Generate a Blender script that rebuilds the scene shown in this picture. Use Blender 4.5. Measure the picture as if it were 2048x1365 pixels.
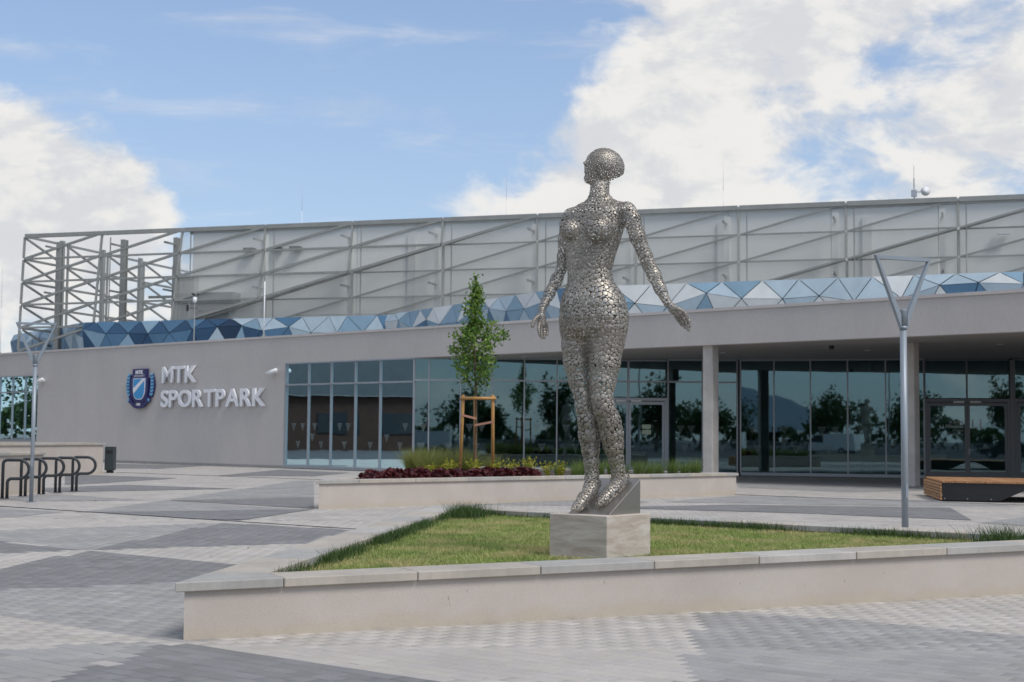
import bpy, bmesh, math, random
import numpy as np
from mathutils import Vector, Matrix, Quaternion
rad = math.radians
random.seed(7); rng = np.random.default_rng(7)
scene = bpy.context.scene
for o in list(bpy.data.objects): bpy.data.objects.remove(o)
COL = scene.collection

# ------------------------------------------------------------------ camera
cd = bpy.data.cameras.new('camera'); cam = bpy.data.objects.new('camera', cd); COL.objects.link(cam)
cd.sensor_width = 36; cd.lens = 50; cd.clip_start = .1; cd.clip_end = 6000
PITCH = math.atan(190/2844)
cam.matrix_world = Matrix.Translation((0, 0, 1.5)) @ Matrix.Rotation(rad(90)+PITCH, 4, 'X') @ Matrix.Rotation(rad(.5), 4, 'Z')
cd.dof.use_dof = True; cd.dof.focus_distance = 13.6; cd.dof.aperture_fstop = 4.5
scene.camera = cam

# ------------------------------------------------------------------ light
SUN_AZ = Vector((.66, -.72, 0)).normalized(); SUN_EL = rad(52)
sdir = SUN_AZ*math.cos(SUN_EL) + Vector((0, 0, math.sin(SUN_EL)))
sl = bpy.data.lights.new('sun', 'SUN'); sl.energy = 1.15; sl.angle = rad(22); sl.color = (1, .955, .89)
so = bpy.data.objects.new('sun', sl); COL.objects.link(so)
so.rotation_euler = sdir.to_track_quat('Z', 'Y').to_euler(); so.location = (20, -10, 30)

w = bpy.data.worlds.new('World'); scene.world = w; w.use_nodes = True
nt = w.node_tree; nt.nodes.clear()
def N(tree, t, **k):
    n = tree.nodes.new(t)
    for a, b in k.items(): setattr(n, a, b)
    return n
def L(tree, a, b): tree.links.new(a, b)
def math_(tree, op, a, b=None, c=None, clamp=False):
    n = N(tree, 'ShaderNodeMath', operation=op, use_clamp=clamp)
    for i, v in enumerate((a, b, c)):
        if v is None: continue
        if isinstance(v, (int, float)): n.inputs[i].default_value = v
        else: L(tree, v, n.inputs[i])
    return n.outputs[0]
def smooth(tree, v, a, b, lo=0., hi=1.):
    n = N(tree, 'ShaderNodeMapRange', interpolation_type='SMOOTHSTEP')
    L(tree, v, n.inputs[0])
    for i, x in zip((1, 2, 3, 4), (a, b, lo, hi)): n.inputs[i].default_value = x
    return n.outputs[0]
def mixc(tree, f, a, b, mode='MIX'):
    n = N(tree, 'ShaderNodeMix', data_type='RGBA', blend_type=mode)
    for i, v in ((0, f), (6, a), (7, b)):
        if isinstance(v, (int, float)): n.inputs[i].default_value = v
        elif isinstance(v, tuple): n.inputs[i].default_value = (*v[:3], 1)
        else: L(tree, v, n.inputs[i])
    return n.outputs[2]
def noise(tree, vec, scale, detail=6, rough=.55, dist=0.):
    n = N(tree, 'ShaderNodeTexNoise'); n.inputs['Scale'].default_value = scale
    n.inputs['Detail'].default_value = detail; n.inputs['Roughness'].default_value = rough
    n.inputs['Distortion'].default_value = dist
    if vec is not None: L(tree, vec, n.inputs['Vector'])
    return n
sky = N(nt, 'ShaderNodeTexSky', sky_type='NISHITA'); sky.sun_disc = False
sky.sun_elevation = SUN_EL; sky.sun_rotation = math.atan2(sdir.x, sdir.y)
sky.air_density = 1.0; sky.dust_density = .7; sky.ozone_density = 1.6; sky.altitude = 100
tc = N(nt, 'ShaderNodeTexCoord')
dirv = tc.outputs['Generated']
mp = N(nt, 'ShaderNodeMapping'); mp.inputs['Scale'].default_value = (1, 1, 1.75); L(nt, dirv, mp.inputs[0])
warp = noise(nt, mp.outputs[0], 5.0, 3, .5)
wv = N(nt, 'ShaderNodeVectorMath', operation='MULTIPLY_ADD')
L(nt, warp.outputs['Color'], wv.inputs[0]); wv.inputs[1].default_value = (.10, .10, .10); L(nt, mp.outputs[0], wv.inputs[2])
n1 = noise(nt, wv.outputs[0], 8.5, 13, .60)
off = N(nt, 'ShaderNodeVectorMath', operation='ADD'); L(nt, wv.outputs[0], off.inputs[0]); off.inputs[1].default_value = (.018, -.01, .03)
n1s = noise(nt, off.outputs[0], 8.5, 8, .60)
bias = None
BLOBS = [((-.345, .9305, .172), .080, .24), ((-.262, .9551, .1500), .060, .20), ((-.3217, .9401, .110), .085, .22), ((-.38, .91, .15), .10, .2), ((-.33, .92, .27), .07, -.15),
         ((.1268, .9569, .2612), .080, .085), ((.2407, .9343, .2628), .15, .05), ((.0359, .9813, .1891), .075, .12),
         ((.1425, .9667, .2000), .12, .06), ((.2913, .9389, .1832), .16, .05), ((.10, .97, .165), .10, .06), ((-.012, .985, .170), .055, .10), ((.275, .93, .245), .09, .05), ((-.16, .975, .135), .05, .07),
         ((-.1306, .9797, .1422), .06, .06), ((-.1466, .9583, .2552), .17, -.22), ((-.0444, .9717, .2250), .10, -.22),
         ((-.15, .9595, .2005), .09, -.2), ((.02, .965, .27), .07, -.16), ((-.20, .95, .29), .12, -.2)]
for c_, r_, w_ in BLOBS:
    d_ = N(nt, 'ShaderNodeVectorMath', operation='DISTANCE'); L(nt, dirv, d_.inputs[0]); d_.inputs[1].default_value = c_
    v_ = smooth(nt, d_.outputs['Value'], 0, r_*1.25, w_, 0)
    bias = v_ if bias is None else math_(nt, 'ADD', bias, v_)
dens = math_(nt, 'ADD', math_(nt, 'ADD', n1.outputs['Fac'], .03), bias)
mask = smooth(nt, dens, .455, .64)
cir = N(nt, 'ShaderNodeMapping'); cir.inputs['Scale'].default_value = (1, 1, 5.5); cir.inputs['Rotation'].default_value = (.05, .12, 0); L(nt, dirv, cir.inputs[0])
n2 = noise(nt, cir.outputs[0], 6.0, 8, .6, .4)
cirm = smooth(nt, n2.outputs['Fac'], .50, .80, 0, .55)
mask2 = math_(nt, 'MAXIMUM', mask, cirm)
lit = math_(nt, 'SUBTRACT', n1.outputs['Fac'], n1s.outputs['Fac'])
shade = smooth(nt, lit, -.085, .065)
thick = smooth(nt, dens, .62, .95, 0, .18)
sh2 = math_(nt, 'SUBTRACT', shade, thick, clamp=True)
ccol = mixc(nt, sh2, (3.45, 3.52, 3.66), (4.3, 4.25, 4.15))
hz = N(nt, 'ShaderNodeSeparateXYZ'); L(nt, dirv, hz.inputs[0])
skyb = mixc(nt, 1.0, sky.outputs[0], (.72, .74, .80), 'MULTIPLY')
pale = smooth(nt, hz.outputs['Z'], 0.0, .45, .62, .18)
skyp = mixc(nt, pale, skyb, (2.1, 2.65, 3.4))
final = mixc(nt, mask2, skyp, ccol)
bg = N(nt, 'ShaderNodeBackground'); bg.inputs['Strength'].default_value = .10; L(nt, final, bg.inputs[0])
wo = N(nt, 'ShaderNodeOutputWorld'); L(nt, bg.outputs[0], wo.inputs[0])
vs = scene.view_settings; vs.view_transform = 'Standard'; vs.look = 'None'; vs.exposure = 1.0; vs.gamma = 1; vs.use_curve_mapping = False
scene.cycles.max_bounces = 8; scene.cycles.transparent_max_bounces = 24

# ------------------------------------------------------------------ materials
def new_mat(name):
    m = bpy.data.materials.new(name); m.use_nodes = True; t = m.node_tree
    return m, t, t.nodes['Principled BSDF'], t.nodes['Material Output']
def pos(t, scale=(1, 1, 1), rot=(0, 0, 0)):
    g = N(t, 'ShaderNodeNewGeometry'); m = N(t, 'ShaderNodeMapping'); m.vector_type = 'POINT'
    m.inputs['Scale'].default_value = scale; m.inputs['Rotation'].default_value = rot
    L(t, g.outputs['Position'], m.inputs[0]); return m.outputs[0]
def bump(t, b, h, strength, dist=.01):
    n = N(t, 'ShaderNodeBump'); n.inputs['Strength'].default_value = strength; n.inputs['Distance'].default_value = dist
    L(t, h, n.inputs['Height']); L(t, n.outputs[0], b.inputs['Normal'])
def scaled(t, col, fac):
    """col * fac, fac a float socket"""
    n = N(t, 'ShaderNodeVectorMath', operation='SCALE')
    if isinstance(col, tuple): n.inputs[0].default_value = col[:3]
    else: L(t, col, n.inputs[0])
    L(t, fac, n.inputs['Scale']); return n.outputs[0]
def mat(name, col, rough=.6, metal=0., var=.08, vs_=1.5, grain=.0, gs=60, bmp=0., bs=120, rnd=0., stretch=(1, 1, 1), spec=.5):
    m, t, b, o = new_mat(name)
    p = pos(t, stretch)
    f = smooth(t, noise(t, p, vs_, 5, .6).outputs['Fac'], .25, .75, 1-var, 1+var)
    if grain: f = math_(t, 'MULTIPLY', f, smooth(t, noise(t, p, gs, 3, .7).outputs['Fac'], .3, .7, 1-grain, 1+grain))
    if rnd:
        oi = N(t, 'ShaderNodeObjectInfo'); mr = N(t, 'ShaderNodeMapRange'); L(t, oi.outputs['Random'], mr.inputs[0])
        mr.inputs[3].default_value = 1-rnd; mr.inputs[4].default_value = 1+rnd
        f = math_(t, 'MULTIPLY', f, mr.outputs[0])
    L(t, scaled(t, col, f), b.inputs['Base Color'])
    b.inputs['Roughness'].default_value = rough; b.inputs['Metallic'].default_value = metal
    b.inputs['Specular IOR Level'].default_value = spec
    if bmp: bump(t, b, noise(t, p, bs, 4, .6).outputs['Fac'], bmp)
    return m
M = {}
M['render_grey'] = mat('render_grey', (.50, .475, .455), .9, var=.045, vs_=.5, stretch=(1, 1, .3), grain=.04, gs=18, bmp=.15, bs=40)
M['fascia_cap'] = mat('fascia_cap', (.55, .52, .50), .6, var=.05, rnd=.06)
M['soffit'] = mat('soffit', (.33, .315, .30), .85, var=.04)
M['alu'] = mat('aluminium_grey', (.36, .38, .41), .38, .55, var=.03)
M['alu_dark'] = mat('door_frame_grey', (.165, .17, .18), .4, .3, var=.03)
M['steel_grey'] = mat('galvanised_grey', (.40, .40, .38), .5, .35, var=.10, vs_=1.2)
M['lattice_grey'] = mat('lattice_grey', (.30, .31, .295), .5, .3, var=.10, vs_=1.2)
M['lamp_grey'] = mat('lamp_paint', (.27, .31, .35), .42, .2, var=.04)
M['hall'] = mat('hall_sheet', (.70, .72, .70), .7, var=.05, vs_=.25)
M['hall_dark'] = mat('hall_opening', (.10, .105, .11), .7)
M['roof'] = mat('roof_membrane', (.22, .22, .22), .9)
M['planter'] = None
M['bench_black'] = mat('bench_black', (.012, .013, .015), .45, var=.2)
M['rack'] = mat('rack_charcoal', (.028, .034, .038), .42, .2, var=.1)
M['bin'] = mat('bin_charcoal', (.035, .045, .05), .5, var=.1)
M['white'] = mat('white_plastic', (.78, .79, .80), .4, var=.02)
M['letter'] = mat('letter_white', (.80, .81, .84), .45, var=.02)
M['black'] = mat('black_plastic', (.02, .02, .022), .4)
M['navy'] = mat('crest_navy', (.022, .022, .115), .4, var=.03)
M['cyan'] = mat('crest_blue', (.045, .30, .62), .4, var=.03)
M['cyan_l'] = mat('crest_light_blue', (.17, .47, .74), .4, var=.03)
M['soil'] = mat('soil', (.055, .042, .03), .95, var=.3, vs_=6, grain=.3, gs=50, bmp=.5, bs=40)
M['drain'] = mat('drain_slot', (.03, .031, .033), .7, var=.2)
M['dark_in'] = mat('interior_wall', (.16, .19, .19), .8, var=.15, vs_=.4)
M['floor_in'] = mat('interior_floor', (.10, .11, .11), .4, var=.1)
M['curtain'] = mat('green_curtain', (.10, .24, .07), .85, var=.15, vs_=2)
M['bark'] = mat('bark', (.13, .085, .05), .9, var=.25, vs_=8, bmp=.5, bs=60, stretch=(3, 3, 1))
M['stake'] = mat('peeled_stake', (.46, .25, .085), .75, var=.16, vs_=5, stretch=(4, 4, 1), rnd=.08)
M['strap'] = mat('jute_strap', (.40, .21, .15), .9, var=.1)
M['asphalt'] = mat('asphalt', (.06, .06, .062), .9, var=.1)
M['tape'] = mat('decal_white', (.20, .24, .24), .6)
M['paper'] = mat('paper_sign', (.45, .55, .40), .7)
M['print'] = mat('door_print', (.55, .57, .57), .6)
M['wedge'] = mat('brushed_steel', (.33, .315, .29), .38, .9, var=.06, vs_=2, grain=.05, gs=40, stretch=(1, 1, 12))

def steel():
    m, t, b, o = new_mat('stainless_disc')
    p = pos(t); oi = N(t, 'ShaderNodeObjectInfo'); at = N(t, 'ShaderNodeAttribute', attribute_name='rnd')
    f = math_(t, 'ADD', at.outputs['Fac'], 0.0)
    f = math_(t, 'MULTIPLY', smooth(t, f, 0, 1, .84, 1.10), smooth(t, noise(t, p, 3, 3).outputs['Fac'], .3, .7, .93, 1.05))
    L(t, scaled(t, (.375, .345, .302), f), b.inputs['Base Color'])
    b.inputs['Metallic'].default_value = .92
    L(t, smooth(t, noise(t, p, 30, 3).outputs['Fac'], .3, .7, .48, .57), b.inputs['Roughness'])
    bump(t, b, noise(t, p, 90, 3).outputs['Fac'], .12, .004)
    return m
M['steel'] = steel()

def planter_mat():
    m, t, b, o = new_mat('planter_render')
    p = pos(t)
    col = mixc(t, smooth(t, noise(t, p, 1.1, 4, .6).outputs['Fac'], .35, .7), (.455, .405, .362), (.50, .455, .412))
    sx = N(t, 'ShaderNodeSeparateXYZ'); L(t, p, sx.inputs[0])
    zz = math_(t, 'ADD', sx.outputs['Z'], smooth(t, noise(t, p, 2.3, 5, .65).outputs['Fac'], .3, .7, -.05, .05))
    splash = smooth(t, zz, .02, .14, .55, 0)
    col = mixc(t, splash, col, (.46, .40, .30))
    sp = pos(t, (26, 26, 9)); mk = smooth(t, noise(t, sp, 1, 2, .5).outputs['Fac'], .735, .78, 0, .55)
    col = mixc(t, mk, col, (.20, .17, .145))
    g = noise(t, p, 150, 3, .7).outputs['Fac']
    L(t, scaled(t, col, smooth(t, g, .3, .7, .90, 1.08)), b.inputs['Base Color'])
    b.inputs['Roughness'].default_value = .92; bump(t, b, g, .5, .006)
    return m
M['planter'] = planter_mat()

def coping_mat(name, c0, c1):
    m, t, b, o = new_mat(name)
    oi = N(t, 'ShaderNodeObjectInfo'); p = pos(t)
    ramp = N(t, 'ShaderNodeValToRGB'); L(t, oi.outputs['Random'], ramp.inputs[0])
    e = ramp.color_ramp.elements; e[0].color = (*c0, 1); e[1].color = (*c1, 1)
    f = smooth(t, noise(t, p, 2.2, 6, .65).outputs['Fac'], .25, .75, .86, 1.10)
    st = smooth(t, noise(t, pos(t, (14, 14, 1.2)), 1, 3, .6).outputs['Fac'], .35, .75, 1.03, .92)
    f = math_(t, 'MULTIPLY', math_(t, 'MULTIPLY', f, st), smooth(t, noise(t, p, 120, 3, .7).outputs['Fac'], .3, .7, .95, 1.04))
    L(t, scaled(t, ramp.outputs[0], f), b.inputs['Base Color']); b.inputs['Roughness'].default_value = .72
    bump(t, b, noise(t, p, 60, 4).outputs['Fac'], .12, .004)
    return m
COPING = [coping_mat('grey_coping', (.35, .340, .318), (.385, .374, .348)), coping_mat('tan_coping', (.405, .368, .318), (.435, .392, .335)), coping_mat('pale_coping', (.42, .405, .375), (.45, .425, .385))]

def travertine():
    m, t, b, o = new_mat('travertine')
    p = pos(t, (1.2, 1.2, 7)); v = noise(t, p, 2.2, 8, .68, .6).outputs['Fac']
    col = mixc(t, smooth(t, v, .3, .72), (.40, .335, .275), (.60, .55, .49))
    pit = smooth(t, noise(t, pos(t, (30, 30, 70)), 1, 3, .6).outputs['Fac'], .66, .74, 0, .55)
    col = mixc(t, pit, col, (.21, .17, .13))
    L(t, col, b.inputs['Base Color']); b.inputs['Roughness'].default_value = .7
    bump(t, b, v, .2, .01)
    return m
M['travertine'] = travertine()

def concrete():
    m, t, b, o = new_mat('fair_faced_concrete')
    p = pos(t); sx = N(t, 'ShaderNodeSeparateXYZ'); L(t, p, sx.inputs[0])
    f = smooth(t, noise(t, p, 1.4, 6, .65).outputs['Fac'], .28, .72, .82, 1.12)
    pit = smooth(t, noise(t, p, 22, 2).outputs['Fac'], .70, .76, 1, .72)
    L(t, scaled(t, (.50, .475, .44), math_(t, 'MULTIPLY', f, pit)), b.inputs['Base Color']); b.inputs['Roughness'].default_value = .8
    return m
M['concrete'] = concrete()

def paver_mat():
    m, t, b, o = new_mat('concrete_paver')
    a = N(t, 'ShaderNodeAttribute', attribute_name='tone'); p = pos(t)
    f = math_(t, 'MULTIPLY', smooth(t, noise(t, p, 90, 3, .7).outputs['Fac'], .3, .7, .93, 1.06), smooth(t, noise(t, p, .9, 5, .65).outputs['Fac'], .3, .7, .90, 1.08))
    L(t, scaled(t, a.outputs['Color'], f), b.inputs['Base Color']); b.inputs['Roughness'].default_value = .85
    bump(t, b, noise(t, p, 160, 3).outputs['Fac'], .2, .003)
    return m
M['paver'] = paver_mat()
TONE = {0: (.430, .402, .368), 1: (.305, .298, .290), 2: (.195, .194, .195)}
BDIR = math.atan2(-.62, .785)                                   # direction of the paving courses
def far_paving(i):
    m, t, b, o = new_mat(('light', 'grey', 'dark')[i]+'_paving')
    p = pos(t, (1, 1, 1), (0, 0, -BDIR))
    br = N(t, 'ShaderNodeTexBrick'); L(t, p, br.inputs['Vector'])
    c = TONE[i]
    br.inputs['Color1'].default_value = (*[v*.86 for v in c], 1); br.inputs['Color2'].default_value = (*[v*1.10 for v in c], 1)
    br.inputs['Mortar'].default_value = (*[v*.45 for v in c], 1)
    br.inputs['Scale'].default_value = 1; br.inputs['Mortar Size'].default_value = .006; br.inputs['Brick Width'].default_value = .21; br.inputs['Row Height'].default_value = .14
    f = math_(t, 'MULTIPLY', smooth(t, noise(t, p, .8, 6, .65).outputs['Fac'], .28, .72, .88, 1.10), smooth(t, noise(t, pos(t, (.5, 3.5, 1), (0, 0, -BDIR)), 1.6, 4, .6).outputs['Fac'], .3, .7, .95, 1.05))
    L(t, scaled(t, br.outputs['Color'], f), b.inputs['Base Color']); b.inputs['Roughness'].default_value = .85
    return m
FARM = [far_paving(i) for i in range(3)]
M['joint'] = mat('joint_sand', (.20, .19, .175), .95, var=.2)

def glass_mat(name, tint, refl, ior=1.9):
    m, t, b, o = new_mat(name); t.nodes.remove(b)
    tr = N(t, 'ShaderNodeBsdfTransparent'); tr.inputs[0].default_value = (*tint, 1)
    gl = N(t, 'ShaderNodeBsdfGlossy'); gl.inputs['Color'].default_value = (*refl, 1); gl.inputs['Roughness'].default_value = .015
    bp = N(t, 'ShaderNodeBump'); bp.inputs['Strength'].default_value = .06; bp.inputs['Distance'].default_value = .02
    L(t, noise(t, pos(t), .9, 1, .4).outputs['Fac'], bp.inputs['Height']); L(t, bp.outputs[0], gl.inputs['Normal'])
    fr = N(t, 'ShaderNodeFresnel'); fr.inputs[0].default_value = ior
    mx = N(t, 'ShaderNodeMixShader'); L(t, math_(t, 'MULTIPLY_ADD', fr.outputs[0], 1.0, .10, clamp=True), mx.inputs[0]); L(t, tr.outputs[0], mx.inputs[1]); L(t, gl.outputs[0], mx.inputs[2])
    L(t, mx.outputs[0], o.inputs['Surface']); return m
M['glass'] = glass_mat('tinted_glass', (.42, .58, .58), (.62, .86, .95), 1.7)
M['pane_car'] = mat('car_glass', (.02, .025, .03), .1)

def mesh_mat():
    m, t, b, o = new_mat('expanded_metal')
    at = N(t, 'ShaderNodeUVMap'); sx = N(t, 'ShaderNodeSeparateXYZ'); L(t, at.outputs[0], sx.inputs[0])
    a = math_(t, 'MULTIPLY', sx.outputs['X'], 2*math.pi/.13); c = math_(t, 'MULTIPLY', sx.outputs['Y'], 2*math.pi/.10)
    s1 = math_(t, 'SINE', math_(t, 'ADD', a, c)); s2 = math_(t, 'SINE', math_(t, 'SUBTRACT', a, c))
    hole = smooth(t, math_(t, 'MULTIPLY', s1, s2), -.28, -.18, 1, 0)
    hole2 = smooth(t, math_(t, 'MULTIPLY', s1, s2), .18, .28, 0, 1)
    hole = math_(t, 'ADD', hole, hole2, clamp=True)
    tr = N(t, 'ShaderNodeBsdfTransparent'); mx = N(t, 'ShaderNodeMixShader')
    b.inputs['Base Color'].default_value = (.50, .515, .50, 1); b.inputs['Roughness'].default_value = .5; b.inputs['Metallic'].default_value = .3
    L(t, hole, mx.inputs[0]); L(t, b.outputs[0], mx.inputs[1]); L(t, tr.outputs[0], mx.inputs[2]); L(t, mx.outputs[0], o.inputs['Surface'])
    return m
M['mesh'] = mesh_mat()

def leaf_mat(name, cols, trans=.35, patch=None, rough=.55):
    m, t, b, o = new_mat(name)
    a = N(t, 'ShaderNodeAttribute', attribute_name='rnd')
    ramp = N(t, 'ShaderNodeValToRGB'); L(t, a.outputs['Fac'], ramp.inputs[0])
    e = ramp.color_ramp.elements; e[0].color = (*cols[0], 1); e[1].color = (*cols[-1], 1)
    for i, c in enumerate(cols[1:-1]): k = e.new((i+1)/(len(cols)-1)); k.color = (*c, 1)
    col = ramp.outputs[0]
    if patch:
        col = mixc(t, smooth(t, noise(t, pos(t), patch[0], 4, .6).outputs['Fac'], .42, .66, 0, patch[2]), col, patch[1])
        col = mixc(t, smooth(t, noise(t, pos(t, (1, 1, 1), (0, 0, .6)), 2.7, 5, .65).outputs['Fac'], .50, .68, 0, .8), col, (.12, .21, .035))
    L(t, col, b.inputs['Base Color']); b.inputs['Roughness'].default_value = rough
    tl = N(t, 'ShaderNodeBsdfTranslucent'); L(t, col, tl.inputs[0])
    mx = N(t, 'ShaderNodeMixShader'); mx.inputs[0].default_value = trans
    L(t, b.outputs[0], mx.inputs[1]); L(t, tl.outputs[0], mx.inputs[2]); L(t, mx.outputs[0], o.inputs['Surface'])
    return m
M['leaf'] = leaf_mat('maple_leaf', [(.05, .125, .018), (.12, .235, .034), (.27, .38, .075)])
M['leaf_far'] = leaf_mat('far_leaf', [(.02, .05, .012), (.04, .08, .02), (.07, .12, .03)])
M['lawn'] = leaf_mat('lawn_blade', [(.14, .235, .04), (.30, .39, .09), (.54, .56, .22)], .3, (1.7, (.62, .50, .26), .78))
M['tallgrass'] = leaf_mat('tall_grass_blade', [(.03, .065, .013), (.05, .105, .02), (.095, .15, .035)], .3)
M['feather'] = leaf_mat('feather_grass_blade', [(.12, .165, .035), (.21, .24, .055), (.33, .31, .10)], .35)
M['tuft'] = leaf_mat('green_tuft_blade', [(.085, .15, .03), (.14, .22, .045), (.24, .28, .09)], .35)
M['heuchera'] = leaf_mat('red_leaf', [(.045, .007, .010), (.085, .012, .016), (.15, .03, .03)], .25)
M['spirea'] = leaf_mat('yellow_leaf', [(.16, .20, .015), (.34, .34, .03), (.52, .46, .06)], .35)
BLUES = [mat('panel_white', (.68, .71, .71), .42, rnd=.05), mat('panel_pale_blue', (.43, .54, .61), .42, rnd=.06), mat('panel_light_blue', (.235, .37, .475), .42, rnd=.06),
         mat('panel_mid_blue', (.085, .19, .31), .42, rnd=.08), mat('panel_dark_blue', (.028, .082, .165), .42, rnd=.1), mat('panel_navy', (.012, .038, .085), .42, rnd=.1)]
def wood():
    m, t, b, o = new_mat('larch_slat')
    oi = N(t, 'ShaderNodeObjectInfo'); p = pos(t, (14, 1.5, 14), (0, 0, rad(-10)))
    v = noise(t, p, 1.5, 6, .6, .5).outputs['Fac']
    col = mixc(t, smooth(t, v, .3, .7), (.34, .165, .07), (.52, .29, .135))
    mr = N(t, 'ShaderNodeMapRange'); L(t, oi.outputs['Random'], mr.inputs[0]); mr.inputs[3].default_value = .78; mr.inputs[4].default_value = 1.15
    L(t, scaled(t, col, mr.outputs[0]), b.inputs['Base Color']); b.inputs['Roughness'].default_value = .6
    return m
M['wood'] = wood()

# ------------------------------------------------------------------ builders
def loc_of(p):
    v = Vector((0, 0, 0))
    while p is not None: v = v + p.location; p = p.parent
    return v
def tag(o, label=None, cat=None, group=None, kind=None):
    if label: o['label'] = label
    if cat: o['category'] = cat
    if group: o['group'] = group
    if kind: o['kind'] = kind
    return o
def empty(name, loc, label=None, cat=None, group=None):
    o = bpy.data.objects.new(name, None); COL.objects.link(o); o.location = loc; o.empty_display_size = .2
    return tag(o, label, cat, group)
class MB:
    def __init__(s): s.v = []; s.f = []
    def add(s, vs, fs):
        n = len(s.v); s.v += [tuple(v) for v in vs]; s.f += [tuple(i+n for i in f) for f in fs]; return s
    def frame(s, c, ax, ay, az):
        """box from centre and three half-axis vectors"""
        c = Vector(c); ax, ay, az = Vector(ax), Vector(ay), Vector(az)
        vs = [c+ax*i+ay*j+az*k for k in (-1, 1) for j in (-1, 1) for i in (-1, 1)]
        return s.add(vs, [(0, 2, 3, 1), (4, 5, 7, 6), (0, 1, 5, 4), (2, 6, 7, 3), (0, 4, 6, 2), (1, 3, 7, 5)])
    def box(s, x0, x1, y0, y1, z0, z1):
        return s.frame(((x0+x1)/2, (y0+y1)/2, (z0+z1)/2), ((x1-x0)/2, 0, 0), (0, (y1-y0)/2, 0), (0, 0, (z1-z0)/2))
    def bar(s, p, q, w, h=None, up=(0, 0, 1)):
        p, q = Vector(p), Vector(q); d = (q-p); l = d.length; d.normalize(); h = h or w
        side = d.cross(Vector(up))
        if side.length < 1e-4: side = d.cross(Vector((1, 0, 0)))
        side.normalize(); u2 = side.cross(d).normalized()
        return s.frame((p+q)/2, d*l/2, side*w/2, u2*h/2)
    def prism(s, poly, z0, z1):
        n = len(poly)
        ar = sum(poly[i][0]*poly[(i+1) % n][1]-poly[(i+1) % n][0]*poly[i][1] for i in range(n))
        if ar < 0: poly = poly[::-1]
        f0 = (lambda x: z0) if not callable(z0) else z0; f1 = (lambda x: z1) if not callable(z1) else z1
        vs = [(p[0], p[1], f0(p[0])) for p in poly]+[(p[0], p[1], f1(p[0])) for p in poly]
        return s.add(vs, [tuple(range(n-1, -1, -1)), tuple(range(n, 2*n))]+[(i, (i+1) % n, n+(i+1) % n, n+i) for i in range(n)])
    def tube(s, pts, r, n=12, cap=True, smooth_=None):
        pts = [Vector(p) for p in pts]; m = len(pts); rr = r if isinstance(r, (list, tuple)) else [r]*m
        ref = None; base = len(s.v); vs = []; fs = []
        for i, p in enumerate(pts):
            d = (pts[min(i+1, m-1)]-pts[max(i-1, 0)]).normalized()
            if ref is None:
                ref = d.cross(Vector((0, 0, 1)));
                if ref.length < 1e-3: ref = Vector((1, 0, 0))
            ref = (ref-d*ref.dot(d)).normalized(); b2 = d.cross(ref)
            for k in range(n):
                a = 2*math.pi*k/n; vs.append(p+(ref*math.cos(a)+b2*math.sin(a))*rr[i])
        for i in range(m-1):
            for k in range(n):
                fs.append((i*n+k, i*n+(k+1) % n, (i+1)*n+(k+1) % n, (i+1)*n+k))
        if cap: fs += [tuple(range(n-1, -1, -1)), tuple((m-1)*n+k for k in range(n))]
        return s.add(vs, fs)
    def build(s, name, m, parent=None, bevel=0, smooth_=False, **kw):
        me = bpy.data.meshes.new(name); o0 = loc_of(parent)
        me.from_pydata([(v[0]-o0.x, v[1]-o0.y, v[2]-o0.z) for v in s.v], [], s.f); me.update()
        if isinstance(m, str): m = M[m]
        me.materials.append(m)
        if bevel:
            bm = bmesh.new(); bm.from_mesh(me)
            bmesh.ops.bevel(bm, geom=[e for e in bm.edges if len(e.link_faces) == 2 and e.calc_face_angle(0) > .3], offset=bevel, segments=1, affect='EDGES')
            bm.to_mesh(me); bm.free()
        if smooth_:
            me.polygons.foreach_set('use_smooth', [True]*len(me.polygons))
        o = bpy.data.objects.new(name, me); COL.objects.link(o); o.parent = parent
        return tag(o, **kw)
def fast(name, V, F, m, parent=None, rnd=None, domain='FACE', **kw):
    """numpy triangles/quads to one mesh object with an optional per-face random value"""
    V = np.asarray(V, float); F = np.asarray(F, int)
    if parent is not None: V = V-np.array(loc_of(parent))
    me = bpy.data.meshes.new(name); k = F.shape[1]
    me.vertices.add(len(V)); me.vertices.foreach_set('co', V.ravel())
    me.loops.add(F.size); me.loops.foreach_set('vertex_index', F.ravel())
    me.polygons.add(len(F)); me.polygons.foreach_set('loop_start', np.arange(0, F.size, k)); me.polygons.foreach_set('loop_total', np.full(len(F), k))
    me.update(calc_edges=True)
    if rnd is not None:
        a = me.attributes.new('rnd', 'FLOAT', 'FACE'); a.data.foreach_set('value', np.asarray(rnd, float))
    me.materials.append(M[m] if isinstance(m, str) else m)
    o = bpy.data.objects.new(name, me); COL.objects.link(o); o.parent = parent
    return tag(o, **kw)
def copy_tree(o, parent=None):
    c = o.copy(); COL.objects.link(c); c.parent = parent
    for ch in list(o.children): copy_tree(ch, c)
    return c
def unit(a):
    n = np.linalg.norm(a, axis=-1, keepdims=True); return a/np.maximum(n, 1e-9)
def in_poly(x, y, P):
    r = False; n = len(P); j = n-1
    for i in range(n):
        xi, yi = P[i]; xj, yj = P[j]
        if (yi > y) != (yj > y) and x < (xj-xi)*(y-yi)/(yj-yi)+xi: r = not r
        j = i
    return r
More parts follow.
